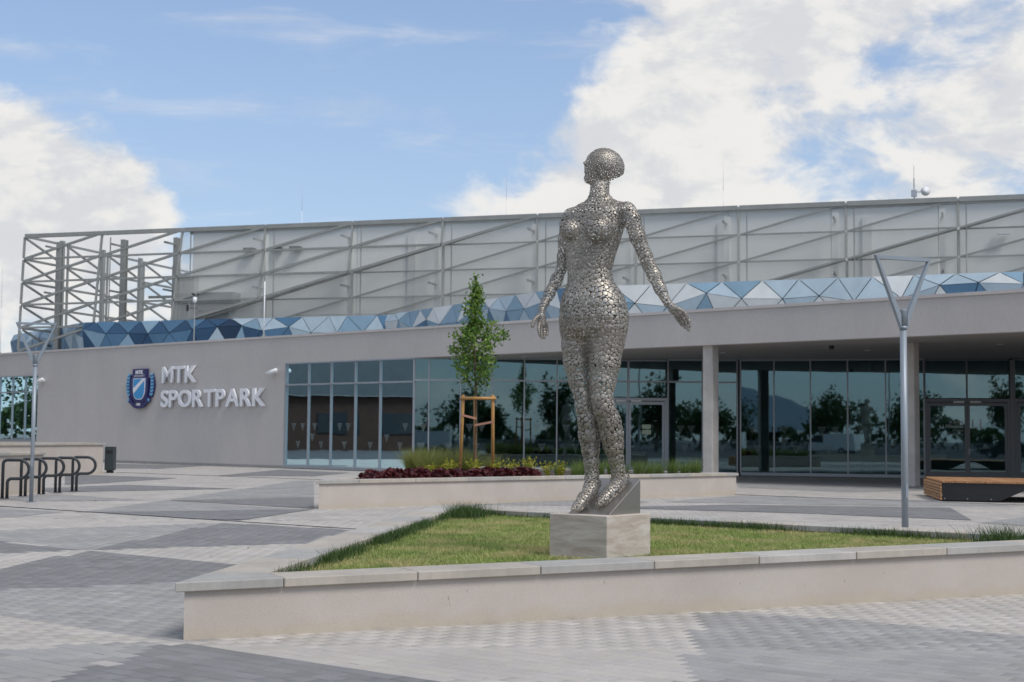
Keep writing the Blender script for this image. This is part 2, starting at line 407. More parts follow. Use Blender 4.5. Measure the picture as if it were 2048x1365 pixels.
def inset(P, ds):
    """inset a counter-clockwise convex polygon, one distance per edge or one for all"""
    n = len(P); ds = ds if isinstance(ds, (list, tuple)) else [ds]*n; lines = []
    for i in range(n):
        a = Vector(P[i]); b = Vector(P[(i+1) % n]); d = (b-a).normalized(); nn = Vector((-d.y, d.x)); lines.append((a+nn*ds[i], d))
    out = []
    for i in range(n):
        p, d = lines[i-1]; q, e = lines[i]; cr = d.x*e.y-d.y*e.x; t = ((q-p).x*e.y-(q-p).y*e.x)/cr; out.append(tuple(p+d*t))
    return out

# ------------------------------------------------------------------ ground
P0, P1, P2 = (-2.422, 10.38), (-1.15, 21.95), (6.53, 14.73)      # corners of the lawn planter
LAWN = [P0, P2, P1]                                              # counter-clockwise
A_, B_, C_ = (-3.92, 28.68), (6.05, 37.9), (-2.5, 44.5)          # corners of the flower planter
BED = [A_, B_, C_]
LW1 = [(-14.78, 52.0), (-25.5, 50.0), (-17.6, 40.5)]
LW2 = [(-11.70, 35.92), (-20.0, 37.5), (-12.45, 28.5)]
MB().box(-900, 900, -700, 1500, -.4, -.012).build('ground', 'joint', kind='structure')
DARK=[[(-5.37,18.27),(-3.08,16.38),(-3.06,14.64),(-3.37,14.46),(-4.84,13.64),(-5.6,13.2),(-5.74,13.53),(-5.59,15.72)],[(-5.37,18.27),(-4.86,24.1),(-2.53,22.62),(-2.8,19.75)],[(-7.97,20.38),(-6.99,19.63),(-5.45,18.26),(-6.3,17.7),(-6.81,17.43)],[(-2.4,10.37),(-2.3,10.3),(-0.33,8.78),(-0.02,8.54),(-2.79,8.41),(-2.75,8.66)],[(-7.82,26.92),(-3.94,28.68),(-4.72,24.54)],[(-7.67,31.96),(-4.66,33.86),(-3.97,28.87)],[(-11.13,41.21),(-7.51,38.94),(-11.49,35.65),(-12.69,37.72)],[(1.69,30.46),(5.13,32.19),(9.73,31.64),(8.64,26.8),(5.82,28.77)],[(-15.72,50.34),(-14.42,50.11),(-11.08,47.54),(-12.15,42.24),(-12.73,40.8)],[(-10.44,50.73),(-9.7,60.0),(-6.34,56.25),(-7.05,51.15)],[(-19.09,68.74),(-14.25,66.15),(-14.73,59.92),(-16.68,60.09)]]
MID=[[(-4.86,24.1),(-5.37,18.27),(-7.02,19.72),(-8.05,20.57),(-8.37,21.39),(-7.77,21.81)],[(-4.84,13.64),(-3.37,14.46),(-3.06,14.64),(-2.18,10.48),(-2.44,10.37),(-4.22,11.89),(-5.52,13.0),(-5.6,13.2)],[(-3.52,9.96),(-2.56,10.38),(-2.49,10.39),(-2.75,8.66),(-2.76,8.33),(-3.5,8.29),(-4.11,9.7)],[(1.68,12.48),(2.28,12.28),(3.74,11.2),(3.95,11.04),(4.68,10.52),(3.73,8.4),(0.95,8.27)],[(-7.72,31.95),(-8.13,26.7),(-4.21,28.63)],[(-10.4,30.95),(-8.12,31.87),(-10.69,34.3),(-12.31,32.85)],[(-7.32,38.62),(-5.53,40.17),(-4.69,34.12),(-7.73,32.45)],[(-6.96,46.04),(-6.43,46.7),(-5.53,40.17),(-7.25,39.0)],[(-9.94,27.85),(-8.41,27.0),(-8.85,24.81),(-9.24,23.61),(-11.14,28.42)],[(8.4,52.65),(14.15,51.9),(18.25,50.78),(16.32,45.42),(9.57,40.3),(6.95,43.59)],[(5.93,37.19),(10.27,35.43),(11.73,32.67),(8.35,32.3),(3.6,33.36)],[(-0.88,31.1),(1.62,31.1),(3.25,33.3),(1.54,34.27)],[(8.54,26.02),(11.1,29.43),(9.56,24.22)]]

def clip(P, a, b, c):
    out = []
    for i in range(len(P)):
        p, q = P[i-1], P[i]; dp = a*p[0]+b*p[1]-c; dq = a*q[0]+b*q[1]-c
        if (dp >= 0) != (dq >= 0):
            t = dp/(dp-dq); out.append((p[0]+(q[0]-p[0])*t, p[1]+(q[1]-p[1])*t))
        if dq >= 0: out.append(q)
    return out
YP = 25.0                                                        # single pavers up to here, paving sheets beyond
def sheet(name, polys, z, i):
    vs, fs = [], []
    for k, P in enumerate(polys):
        P = clip(P, 0, 1, YP)
        if len(P) < 3: continue
        ar = sum(P[j-1][0]*P[j][1]-P[j][0]*P[j-1][1] for j in range(len(P)))
        if ar < 0: P = P[::-1]
        fs.append(tuple(range(len(vs), len(vs)+len(P)))); vs += [(x, y, z+.0002*k) for x, y in P]
    m = MB(); m.add(vs, fs); return m.build(name, FARM[i], kind='structure')
sheet('plaza_paving', [[(-34, YP), (60, YP), (60, 140), (-34, 140)]], -.003, 0)
# the triangles go on past the edge of the picture and behind things
MID += [[(-20, 40), (-15.5, 36.5), (-14.8, 41.5)], [(12.5, 33.5), (16, 30.5), (17, 35.5)], [(14, 28), (18, 26), (19, 31)], [(-19, 30), (-14.5, 26.2), (-13.6, 31)]]
DARK += [[(-24, 33), (-20, 30), (-19.5, 35)], [(10.8, 27), (13.8, 25.1), (14.4, 29.5)], [(18.5, 46), (23, 42.5), (23.5, 48)]]
sheet('grey_paving', MID, .0, 1); sheet('dark_paving', DARK, .0035, 2)
MB().box(-200, 200, -300, 7.0, -.3, -.003).build('road', 'asphalt', kind='structure')
MB().box(-300, -34.2, 7.2, 300, -.3, -.003).build('unseen_dark_asphalt', 'asphalt', kind='structure')  # unseen asphalt sheet, added so the left panes mirror dark ground
# slot drains
def drain(p, q, w):
    d = (Vector(q)-Vector(p)).normalized(); n = Vector((-d.y, d.x))*w/2
    m = MB(); vs = [(p[0]+n.x, p[1]+n.y), (p[0]-n.x, p[1]-n.y), (q[0]-n.x, q[1]-n.y), (q[0]+n.x, q[1]+n.y)]
    m.prism(vs, -.05, .008)
    return m
drain((-22, 37.8), (-1.0, 21.62), .05).build('slot_drain', 'drain', label='long dark slot drain crossing the paving beside the lawn planter', cat='drain', group=None)
drain((-14.9, 53.95), (30, 19.3), .04).build('slot_drain', 'drain', label='thin dark drain line in front of the building entrance', cat='drain')

def tone_at(x, y):
    for P in DARK:
        if in_poly(x, y, P): return 2
    for P in MID:
        if in_poly(x, y, P): return 1
    return 0
pl = empty('plaza_pavers', (0, 8, 0)); tag(pl, kind='structure')
ub = Vector((math.cos(BDIR), math.sin(BDIR))); vb = Vector((-ub.y, ub.x))
PW, PH = .21, .14
lo = inset(LAWN, .12)
cells = []
for j in range(-20, 220):
    for i in range(-190, 170):
        u_ = (i+(.5 if j % 2 else 0))*PW; v_ = j*PH
        x = ub.x*u_+vb.x*v_; y = ub.y*u_+vb.y*v_
        if y < 7.15 or y > YP-.02 or abs(x) > .40*y+1.6: continue
        if in_poly(x, y, lo): continue
        cells.append((x, y))
cells = np.array(cells); tone = np.array([tone_at(x, y) for x, y in cells])
def in_view(x, y): return abs(x) < .352*y and y > 8.9
near = sorted(range(len(cells)), key=lambda k: cells[k][1] if in_view(*cells[k]) else 99+cells[k][1])[:300]
near = set(near)
g_ = .0023; bv = .003
def paver_geo(hw, hh):
    a, b = hw-g_, hh-g_
    V = [(-a, -b, -.03), (a, -b, -.03), (a, b, -.03), (-a, b, -.03), (-a, -b, -bv), (a, -b, -bv), (a, b, -bv), (-a, b, -bv),
         (-a+bv, -b+bv, 0), (a-bv, -b+bv, 0), (a-bv, b-bv, 0), (-a+bv, b-bv, 0)]
    F = [(8, 9, 10, 11)]+[(i, (i+1) % 4, 4+(i+1) % 4, 4+i) for i in range(4)]+[(4+i, 4+(i+1) % 4, 8+(i+1) % 4, 8+i) for i in range(4)]
    return np.array(V), np.array(F)
PV, PF = paver_geo(PW/2, PH/2)
Rz = np.array([[ub.x, vb.x, 0], [ub.y, vb.y, 0], [0, 0, 1]])
def paver_tone(t):
    k = random.gauss(1, .055 if t else .035)
    if random.random() < .03: k *= 1.14
    c = TONE[t]; return (c[0]*k, c[1]*k*random.uniform(.99, 1.01), c[2]*k*random.uniform(.98, 1.02))
def set_tone(me, cols):
    a = me.attributes.new('tone', 'FLOAT_COLOR', 'FACE'); a.data.foreach_set('color', np.asarray(cols, float).ravel())
rest = [k for k in range(len(cells)) if k not in near]
VV = []; CC = []
tilt = rng.normal(0, .0018, (len(cells), 2)); zj = rng.normal(.0, .0007, len(cells))
for k in rest:
    v = PV.copy(); v[:, 2] += zj[k]+v[:, 0]*tilt[k, 0]+v[:, 1]*tilt[k, 1]
    VV.append(v@Rz.T+np.array([cells[k][0], cells[k][1], 0])); CC += [(*paver_tone(tone[k]), 1)]*len(PF)
FF = np.concatenate([PF+12*i for i in range(len(rest))])
o = fast('paver_field', np.concatenate(VV), FF, 'paver', pl, kind='stuff'); set_tone(o.data, CC)
pm = {}
for t in range(3):
    for s in range(7):
        me = bpy.data.meshes.new('paver'); me.from_pydata([tuple(v) for v in PV], [], [tuple(int(i) for i in f) for f in PF]); me.update()
        me.materials.append(M['paver']); c = paver_tone(t); set_tone(me, [(*c, 1)]*len(PF)); pm[t, s] = me
for k in sorted(near):
    o = bpy.data.objects.new('paver', pm[int(tone[k]), random.randrange(7)]); COL.objects.link(o); o.parent = pl
    o.location = (cells[k][0], cells[k][1]-8, zj[k]); o.rotation_euler = (tilt[k, 1], -tilt[k, 0], BDIR)

# ------------------------------------------------------------------ planters
def planter(name, P, zt, wt, ct, ov, label, nst, lens=None, zsoil=None):
    """triangular planter: rendered wall, coping stones; zt(x) height of the coping top"""
    root = empty(name, (P[0][0], P[0][1], 0), label, 'planter')
    n = len(P); Pw = inset(P, ov); Pi = inset(P, wt)
    zc = lambda x: zt(x)-ct
    for i in range(n):
        j = (i+1) % n
        Pj = inset(P, wt-ov)
        MB().prism([Pw[i], Pw[j], Pj[j], Pj[i]], -.02, lambda x: zc(x)-.001).build('wall', 'planter', root)
    for i in range(n):
        j = (i+1) % n; a, b = Vector(P[i]), Vector(P[j]); ai, bi = Vector(Pi[i]), Vector(Pi[j])
        ln = (b-a).length; d = (b-a)/ln
        cuts = [max(0, (ai-a).dot(d))]
        c_end = ln-max(0, (b-bi).dot(d))
        step = nst
        pos_ = cuts[0]
        k = 0
        while pos_+step*1.4 < c_end: pos_ += step; cuts.append(pos_)
        cuts.append(c_end)
        nn = Vector((-d.y, d.x))*wt
        for k in range(len(cuts)-1):
            g = .004
            p, q = a+d*(cuts[k]+g), a+d*(cuts[k+1]-g)
            poly = [tuple(p), tuple(q), tuple(q+nn), tuple(p+nn)]
            MB().prism(poly, zc, zt).build('coping_stone', COPING[(1, 1, 0, 1, 2, 1, 0, 1, 2)[(k+i*2) % 9]], root, bevel=.006)
    for i in range(n):                                          # kite-shaped corner stones
        a = Vector(P[i]); ai = Vector(Pi[i]); d = (Vector(P[(i+1) % n])-a).normalized(); e = (Vector(P[i-1])-a).normalized()
        MB().prism([tuple(a+e*((ai-a).dot(e)-.004)), tuple(a), tuple(a+d*((ai-a).dot(d)-.004)), tuple(ai+(a-ai).normalized()*.006)], zc, zt).build('coping_stone', COPING[0], root, bevel=.006)
    return root, Pi
zl = lambda x: .42+.0093*(x+2.4)
lawn_p, LI = planter('lawn_planter', LAWN, zl, .45, .07, .045, 'large low triangular planter holding the lawn around the statue', 1.08)
bed_p, BI = planter('flower_planter', BED, lambda x: .575, .42, .075, .045, 'triangular planter with young tree and red leaved plants before the glass', 1.5)
lw1, LI1 = planter('white_planter', LW1, lambda x: 1.125, .40, .08, .05, 'tall pale planter wall beside the charcoal bin at left', 1.5)
lw2, LI2 = planter('white_planter', LW2, lambda x: 1.0, .40, .07, .05, 'pale planter wall just behind the bicycle hoops at left edge', 1.5)
zg = lambda x: zl(x)-.11
MB().prism(LI, .1, zg).build('lawn_soil', mat('lawn_soil', (.10, .11, .035), .95, var=.3, vs_=3), lawn_p)
MB().prism(BI, .1, .50).build('soil', 'soil', bed_p)
MB().prism(LI1, .1, 1.03).build('soil', 'soil', lw1); MB().prism(LI2, .1, .92).build('soil', 'soil', lw2)

def blades(P, n, h, wd, lean, zf, keep=None):
    """n grass blades scattered over polygon P: vertices, triangles"""
    xs = [p[0] for p in P]; ys = [p[1] for p in P]; pts = np.empty((0, 2))
    Pa = np.array(P)
    while len(pts) < n:
        q = np.column_stack([rng.uniform(min(xs), max(xs), n*2), rng.uniform(min(ys), max(ys), n*2)])
        ok = np.ones(len(q), bool)
        for i in range(len(P)):
            a, b = Pa[i], Pa[(i+1) % len(P)]; ok &= ((b[0]-a[0])*(q[:, 1]-a[1])-(b[1]-a[1])*(q[:, 0]-a[0])) > 0
        q = q[ok]
        if keep is not None: q = q[keep(q)]
        pts = np.concatenate([pts, q])
    return blade_geo(pts[:n], h, wd, lean, zf)
def blade_geo(p, h, wd, lean, zf):
    n = len(p); a = rng.uniform(0, 2*np.pi, n); hh = h*rng.uniform(.55, 1.25, n); ll = hh*lean*rng.uniform(.2, 1.3, n); b = rng.uniform(0, 2*np.pi, n)
    z0 = zf(p[:, 0]); sx, sy = np.cos(a)*wd/2, np.sin(a)*wd/2; dx, dy = np.cos(b)*ll, np.sin(b)*ll
    V = np.empty((n, 5, 3))
    V[:, 0] = np.column_stack([p[:, 0]-sx, p[:, 1]-sy, z0]); V[:, 1] = np.column_stack([p[:, 0]+sx, p[:, 1]+sy, z0])
    V[:, 2] = np.column_stack([p[:, 0]+sx*.7+dx*.35, p[:, 1]+sy*.7+dy*.35, z0+hh*.6]); V[:, 3] = np.column_stack([p[:, 0]-sx*.7+dx*.35, p[:, 1]-sy*.7+dy*.35, z0+hh*.6])
    V[:, 4] = np.column_stack([p[:, 0]+dx, p[:, 1]+dy, z0+hh])
    base = (np.arange(n)*5)[:, None]
    F = np.concatenate([base+np.array([0, 1, 2]), base+np.array([0, 2, 3]), base+np.array([3, 2, 4])], 0)
    r = rng.random(n); return V.reshape(-1, 3), F, np.concatenate([r, r, r])
V, F, r_ = blades(LI, 170000, .052, .0065, 1.0, zg)
fast('lawn', V, F, 'lawn', None, r_, label='short mown lawn, green with straw patches, in the planter', cat='lawn', kind='stuff')
def edge_keep(q):
    d = np.full(len(q), 9.)
    for i in (1, 2):
        a, b = np.array(LI[i]), np.array(LI[(i+1) % 3]); t = (b-a)/np.linalg.norm(b-a)
        d = np.minimum(d, np.abs((q[:, 0]-a[0])*t[1]-(q[:, 1]-a[1])*t[0]))
    cl = .5+.5*np.sin(q[:, 0]*2.3+np.sin(q[:, 1]*1.7)*2)*np.cos(q[:, 1]*1.1+q[:, 0])
    return (d < .03+.20*rng.random(len(q))**2.2) & (rng.random(len(q)) < .06+.94*cl**1.6)
V, F, r_ = blades(LI, 8000, .125, .0075, .5, zg, edge_keep)
ap = np.array(LI[2])                                            # the thick tuft at the far corner, and the one at the right end
c1 = ap+np.array([.20, -1.0])+rng.normal(0, [.14, .28], (900, 2)); c1 = c1[[in_poly(x, y, LI) for x, y in c1]]
c2 = np.array(LI[1])+np.array([-.55, .15])+rng.normal(0, .16, (500, 2)); c2 = c2[[in_poly(x, y, LI) for x, y in c2]]
V2, F2, r2 = blade_geo(np.concatenate([c1, c2]), .22, .008, .6, zg)
fast('tall_grass', np.concatenate([V, V2]), np.concatenate([F, F2+len(V)]), 'tallgrass', None, np.concatenate([r_, r2]), label='uncut dark green grass along the planter edges', cat='grass', kind='stuff')

# ------------------------------------------------------------------ building
F0 = Vector((-28.51, 79.08, 0)); E_ = Vector((.7473, -.6645, 0)); NF = Vector((-.6645, -.7473, 0))
UP = Vector((0, 0, 1))
def FP(s, z=0., off=0.): return F0+E_*s+NF*off+UP*z
bld = empty('sports_building', FP(24, 0, 0), 'low grey rendered sports building with glazed entrance and faceted blue parapet', 'building')
def fbox(s0, s1, z0, z1, o0, o1):
    return MB().frame(FP((s0+s1)/2, (z0+z1)/2, (o0+o1)/2), E_*(s1-s0)/2, NF*(o1-o0)/2, UP*(z1-z0)/2)
ZS, ZT = 4.62, 5.75
S_WIN, S_G, S_C = 4.15, 24.8, 32.86
wl = fbox(S_WIN, S_G, -.02, ZS, -.4, 0)
wl.frame(FP((S_WIN-22)/2, .5, -.2), E_*(S_WIN+22)/2, NF*.2, UP*.521)
wl.frame(FP((S_WIN-22)/2, 4.585, -.2), E_*(S_WIN+22)/2, NF*.2, UP*.034)
wl.build('wall', 'render_grey', bld)
fbox(-22, 92, ZS, ZT, -.4, 0.003).build('fascia', 'render_grey', bld)
for k in range(57):
    s0 = -22+k*2.0
    fbox(s0+.004, s0+1.996, ZT, ZT+.10, -.5, .05).build('coping_stone', 'fascia_cap', bld)
fbox(S_WIN, S_G, -.02, .12, 0, .012).build('plinth_strip', mat('plinth_render', (.30, .29, .285), .9), bld)
CO = FP(S_C); Q1 = Vector((9.13, 56.85, 0)); Q2 = Vector((19.4, 53.96, 0)); Q3 = Q2+(Q2-Q1)*1.3
# soffit and roof slab
sp = [FP(S_C-.5, 0, -.38), FP(84, 0, -.38), Q3+Vector((2, 6, 0)), Q3, Q2, Q1, CO+Vector((0, .05, 0))]
MB().prism([(v.x, v.y) for v in (FP(S_C+.3, 0, -.39), FP(86, 0, -.39), Q3+Vector((8, 3, 0)), Q3+Vector((0, 2, 0)), Q1+Vector((0, 2.2, 0)), CO+Vector((.3, 2.2, 0)))], ZS+.002, ZS+.2).build('soffit', 'soffit', bld)
MB().prism([(v.x, v.y) for v in (FP(-22, 0, -.38), FP(86, 0, -.38), FP(86, 0, -40), FP(-22, 0, -40))], 5.45, 5.68).build('roof', 'roof', bld)
# interior
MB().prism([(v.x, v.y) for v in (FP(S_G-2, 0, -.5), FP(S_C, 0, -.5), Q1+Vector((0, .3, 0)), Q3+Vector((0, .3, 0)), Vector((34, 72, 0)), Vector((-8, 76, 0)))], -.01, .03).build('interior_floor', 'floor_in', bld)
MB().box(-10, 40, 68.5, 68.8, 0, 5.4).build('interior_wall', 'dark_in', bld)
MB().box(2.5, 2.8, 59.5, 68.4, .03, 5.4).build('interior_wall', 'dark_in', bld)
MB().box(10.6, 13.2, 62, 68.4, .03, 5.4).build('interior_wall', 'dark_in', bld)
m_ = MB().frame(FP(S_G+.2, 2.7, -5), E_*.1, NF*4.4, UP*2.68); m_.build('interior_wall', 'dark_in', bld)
for x, y in ((-5.2, 60.5), (-1.6, 60.8), (3.9, 60), (8.2, 60.2), (14.6, 58.6), (20, 57)):
    MB().tube([(x, y, .03), (x, y, 5.4)], .22, 16).build('interior_column', 'concrete', bld, smooth_=True)
# interior back side of the left window: curtain
m_ = MB(); cv = []
for i in range(160):
    s = -13+i*.108; cv.append((FP(s, 0, -.75+.07*math.sin(i*1.9)+.03*math.sin(i*.7))))
vs = [c+UP*.9 for c in cv]+[c+UP*4.6 for c in cv]
m_.add(vs, [(i, i+1, 161+i-1, 160+i) for i in range(159)]); m_.build('curtain', 'curtain', bld)
MB().frame(FP(-9, 2.7, -3), E_*13, NF*.1, UP*2.7).build('interior_wall', 'dark_in', bld)

def decal_mesh():
    """triangle of dots, the safety marking on the glass, about 0.4 m wide, in x-z"""
    m = MB()
    for r in range(5):
        for k in range(5-r):
            cx = (k-(4-r)/2)*.085; cz = -r*.075
            m.add([(cx+.028*math.cos(a*math.pi/3), 0, cz+.028*math.sin(a*math.pi/3)) for a in range(6)], [tuple(range(6))])
    me = bpy.data.meshes.new('decal'); me.from_pydata(m.v, [], m.f); me.materials.append(M['tape']); return me
DECAL = decal_mesh()
def glazing(a, b, cuts, ztop, zbot=.14, rows=(), mw=.052, mat_='alu', inset_=.06, deco=True, skip=()):
    """curtain wall between plan points a and b; cuts: positions of the mullions"""
    a, b = Vector(a), Vector(b); d = (b-a).normalized(); n = Vector((d.y, -d.x, 0))
    zs = [zbot]+list(rows)+[ztop]
    for i, c in enumerate(cuts):
        MB().frame(a+d*c+UP*(ztop+zbot)/2-n*.01, d*mw/2, n*.042, UP*(ztop-zbot)/2).build('mullion', mat_, bld)
    for i in range(len(cuts)-1):
        c0, c1 = cuts[i]+mw/2, cuts[i+1]-mw/2; mid = a+d*(c0+c1)/2
        if i in skip: continue
        MB().frame(mid+UP*(zbot-.06)-n*.01, d*((c1-c0)/2+mw/2), n*.08, UP*.06).build('sill', mat_, bld)
        MB().frame(mid+UP*(ztop+.025)-n*.01, d*((c1-c0)/2+mw/2), n*.078, UP*.025).build('head_rail', mat_, bld)
        for r in rows:
            MB().frame(mid+UP*r-n*.01, d*(c1-c0)/2, n*.07, UP*.032).build('transom', mat_, bld)
        for k in range(len(zs)-1):
            z0, z1 = zs[k], zs[k+1]
            tl = random.gauss(0, .003)
            pn = MB().frame(mid+UP*(z0+z1)/2-n*.03, (d+n*tl)*((c1-c0)/2+.004), n*.006, UP*((z1-z0)/2-.002)).build('pane', 'glass', bld)
            if deco and k == 0:
                lay = [(.30, 1.75), (.62, .98)] if i % 2 else [(.32, 1.75), (.72, 1.75), (.55, .98)]
                if i % 3 == 1: lay = lay+[(.22, 1.30)]
                for fx, zz in lay:
                    if random.random() < .25: continue
                    fx += random.uniform(-.06, .06)
                    o = bpy.data.objects.new('decal', DECAL); COL.objects.link(o); o.parent = pn; o['kind'] = 'stuff'
                    p = a+d*(c0+(c1-c0)*fx)+UP*(zz+.2)-n*.018
                    o.location = p-loc_of(bld); o.rotation_euler = (0, 0, math.atan2(d.y, d.x)); o.scale = (.72, 1, .85)
# left window, flush glazing, recessed glazing
glazing(FP(-13, 0, -.06), FP(S_WIN, 0, -.06), [0.03]+[S_WIN+13-.04-1.35*k for k in range(11, -1, -1)], 4.50, 1.10, rows=(3.66,), deco=False)
glazing(FP(0, 0, -.05), FP(S_C, 0, -.05), [S_G+.03, 26.35, 27.82, 29.35, 30.87, S_C-.02], ZS-.05, rows=(3.66,))
fbox(S_G-.004, S_G+.04, .0, ZS, -.10, .015).build('reveal_trim', 'alu', bld)
d1 = [.02, .63, 1.90, 3.18, 4.47, 5.78, 7.08, 8.62, 10.22, 11.60, 12.98]
glazing(CO+Vector((0, .05, 0)), Q1, d1, ZS-.05, rows=(3.72,), skip=(6, 7))
d2 = [.02, 1.34, 2.76, 4.19, 5.63, 7.06]
glazing(Q1, Q2, d2, ZS-.05, mat_='alu')
# the doors
def door_set(a, b, c0, c1, frame, ztop=ZS-.05, leaves=2, text=False, notice=False, fw=.09):
    a, b = Vector(a), Vector(b); d = (b-a).normalized(); n = Vector((d.y, -d.x, 0)); zd = 2.95
    W = c1-c0
    fr = MB()
    for c in (c0+.05, c1-.05): fr.frame(a+d*c+UP*zd/2-n*.01, d*.05, n*.07, UP*zd/2)
    fr.frame(a+d*(c0+c1)/2+UP*(zd+.06)-n*.01, d*W/2, n*.071, UP*.06)
    fr.build('door_frame', frame, bld)
    # light over the door
    rows = [zd+.12, 3.72, ztop] if not text else [zd+.12, ztop]
    cs = [c0+W*i/leaves for i in range(leaves+1)]
    for i in range(leaves):
        for k in range(len(rows)-1):
            MB().frame(a+d*(cs[i]+cs[i+1])/2+UP*(rows[k]+rows[k+1])/2-n*.03, d*(W/leaves/2-.035), n*.006, UP*((rows[k+1]-rows[k])/2-.034)).build('pane', 'glass', bld)
            MB().frame(a+d*(cs[i]+cs[i+1])/2+UP*rows[k+1]-n*.012, d*(W/leaves/2-.03), n*.068, UP*.032).build('transom', frame, bld)
        MB().frame(a+d*cs[i]+UP*(zd+.12+ztop)/2-n*.012, d*.03, n*.072, UP*(ztop-zd-.12)/2).build('mullion', frame, bld)
    for i in range(leaves):
        l0, l1 = c0+.105+(W-.21)*i/leaves+.006, c0+.105+(W-.21)*(i+1)/leaves-.006
        st = MB()
        for c in (l0+fw/2, l1-fw/2): st.frame(a+d*c+UP*(zd-.02)/2-n*.005, d*fw/2, n*.055, UP*((zd-.02)/2-.02))
        st.frame(a+d*(l0+l1)/2+UP*.15-n*.005, d*((l1-l0)/2-fw), n*.053, UP*.13); st.frame(a+d*(l0+l1)/2+UP*(zd-.09)-n*.005, d*((l1-l0)/2-fw), n*.053, UP*.06)
        leaf = st.build('door', frame, bld)
        pn = MB().frame(a+d*(l0+l1)/2+UP*1.56-n*.02, d*((l1-l0)/2-fw+.004), n*.006, UP*1.28).build('pane', 'glass', leaf)
        MB().frame(a+d*((l0 if i % 2 else l1)+(.3 if i % 2 else -.3))+UP*(zd-.0)+n*.085, d*.20, n*.025, UP*.035).build('door_closer', 'white', leaf)
        if i == leaves-1:
            hx = l0+fw/2
            hm = MB().bar(a+d*hx+UP*1.12+n*.05, a+d*hx+UP*1.12+n*.11, .022); hm.bar(a+d*(hx-.01)+UP*1.12+n*.11, a+d*(hx+.15)+UP*1.12+n*.11, .022); hm.frame(a+d*hx+UP*1.06+n*.055, d*.02, n*.008, UP*.12)
            hm.build('handle', 'alu', leaf)
        for zz in (.35, 1.5, 2.6):
            MB().tube([a+d*(l0-.006 if i == 0 else l1+.006)+UP*(zz-.08)+n*.06, a+d*(l0-.006 if i == 0 else l1+.006)+UP*(zz+.08)+n*.06], .014, 8).build('hinge', frame, leaf)
        if notice and i == leaves-1:
            for zz in (1.92, 1.70):
                MB().frame(a+d*((l0+l1)/2)+UP*zz-n*.008, d*.18, n*.002, UP*.085).build('paper_notice', 'paper', leaf)
    return a, d, n
door_set(CO+Vector((0, .05, 0)), Q1, 7.08+.03, 10.22-.03, 'alu', notice=True)
da, dd, dn = door_set(Q1, Q2, 7.09, 10.20, 'alu_dark', text=True)
door_set(Q1, Q2, 10.36, 13.5, 'alu_dark', text=True)
MB().frame(Q1+dd*10.28+UP*2.28, dd*.075, dn*.08, UP*2.28).build('mullion', 'alu_dark', bld)
glazing(Q1, Q3, [13.5, 15, 16.5, 18, 19.5, 21, 22.5], ZS-.05, deco=False, mat_='alu_dark')

FONT = {}
def text_mesh(s, size, m, extrude=.002, bold=0., cond=1., bevel=0.):
    cu = bpy.data.curves.new('t', 'FONT'); cu.body = s; cu.size = size; cu.extrude = extrude; cu.offset = bold; cu.bevel_depth = bevel; cu.resolution_u = 6
    o = bpy.data.objects.new('t', cu); COL.objects.link(o); bpy.context.view_layer.update()
    me = bpy.data.meshes.new_from_object(o.evaluated_get(bpy.context.evaluated_depsgraph_get()))
    bpy.data.objects.remove(o); me.materials.clear(); me.materials.append(M[m])
    n = len(me.vertices); co = np.empty(n*3); me.vertices.foreach_get('co', co); co = co.reshape(-1, 3)
    co[:, 0] *= cond; me.vertices.foreach_set('co', co.ravel()); me.update()
    return me, co
def text_on(s, origin, d, n, size, m, name, parent, extrude=.002, bold=0., cond=1., align='l', width=None, height=None):
    """flat lettering on a wall: origin = baseline point, d = reading direction, n = outward"""
    me, co = text_mesh(s, size, m, extrude, bold, cond)
    x0, x1 = co[:, 0].min(), co[:, 0].max(); y0, y1 = co[:, 1].min(), co[:, 1].max()
    sx = 1 if width is None else width/(x1-x0); sy = 1 if height is None else height/(y1-y0)
    co[:, 0] = (co[:, 0]-{'l': x0, 'c': (x0+x1)/2, 'r': x1}[align])*sx; co[:, 1] = (co[:, 1]-(y0 if height else 0))*sy
    W = np.outer(co[:, 0], np.array(d))+np.outer(co[:, 1], np.array(UP))+np.outer(co[:, 2], np.array(n))+np.array(origin)-np.array(loc_of(parent))
    me.vertices.foreach_set('co', W.ravel()); me.update(); me.name = name
    o = bpy.data.objects.new(name, me); COL.objects.link(o); o.parent = parent; return o
leafs = [o for o in bld.children if o.name.startswith('door') and not o.name.startswith('door_frame')]
dl, dr = leafs[2], leafs[3]
cx = (7.09+10.20)/2
text_on('1.1', da+dd*(cx+.17)+UP*1.93-dn*.010, dd, dn, .40, 'print', 'lettering', dr, bold=.008, height=.36)
for tx, zz, sz, bo in (('A épület', 2.14, .15, .002), ('1.1 Főbejárat', 1.96, .17, .003), ('A building', 1.83, .10, 0), ('1.1 Main entrance', 1.70, .10, 0)):
    text_on(tx, da+dd*(cx-.14)+UP*zz-dn*.010, dd, dn, sz, 'print', 'lettering', dl, bold=bo, align='r')

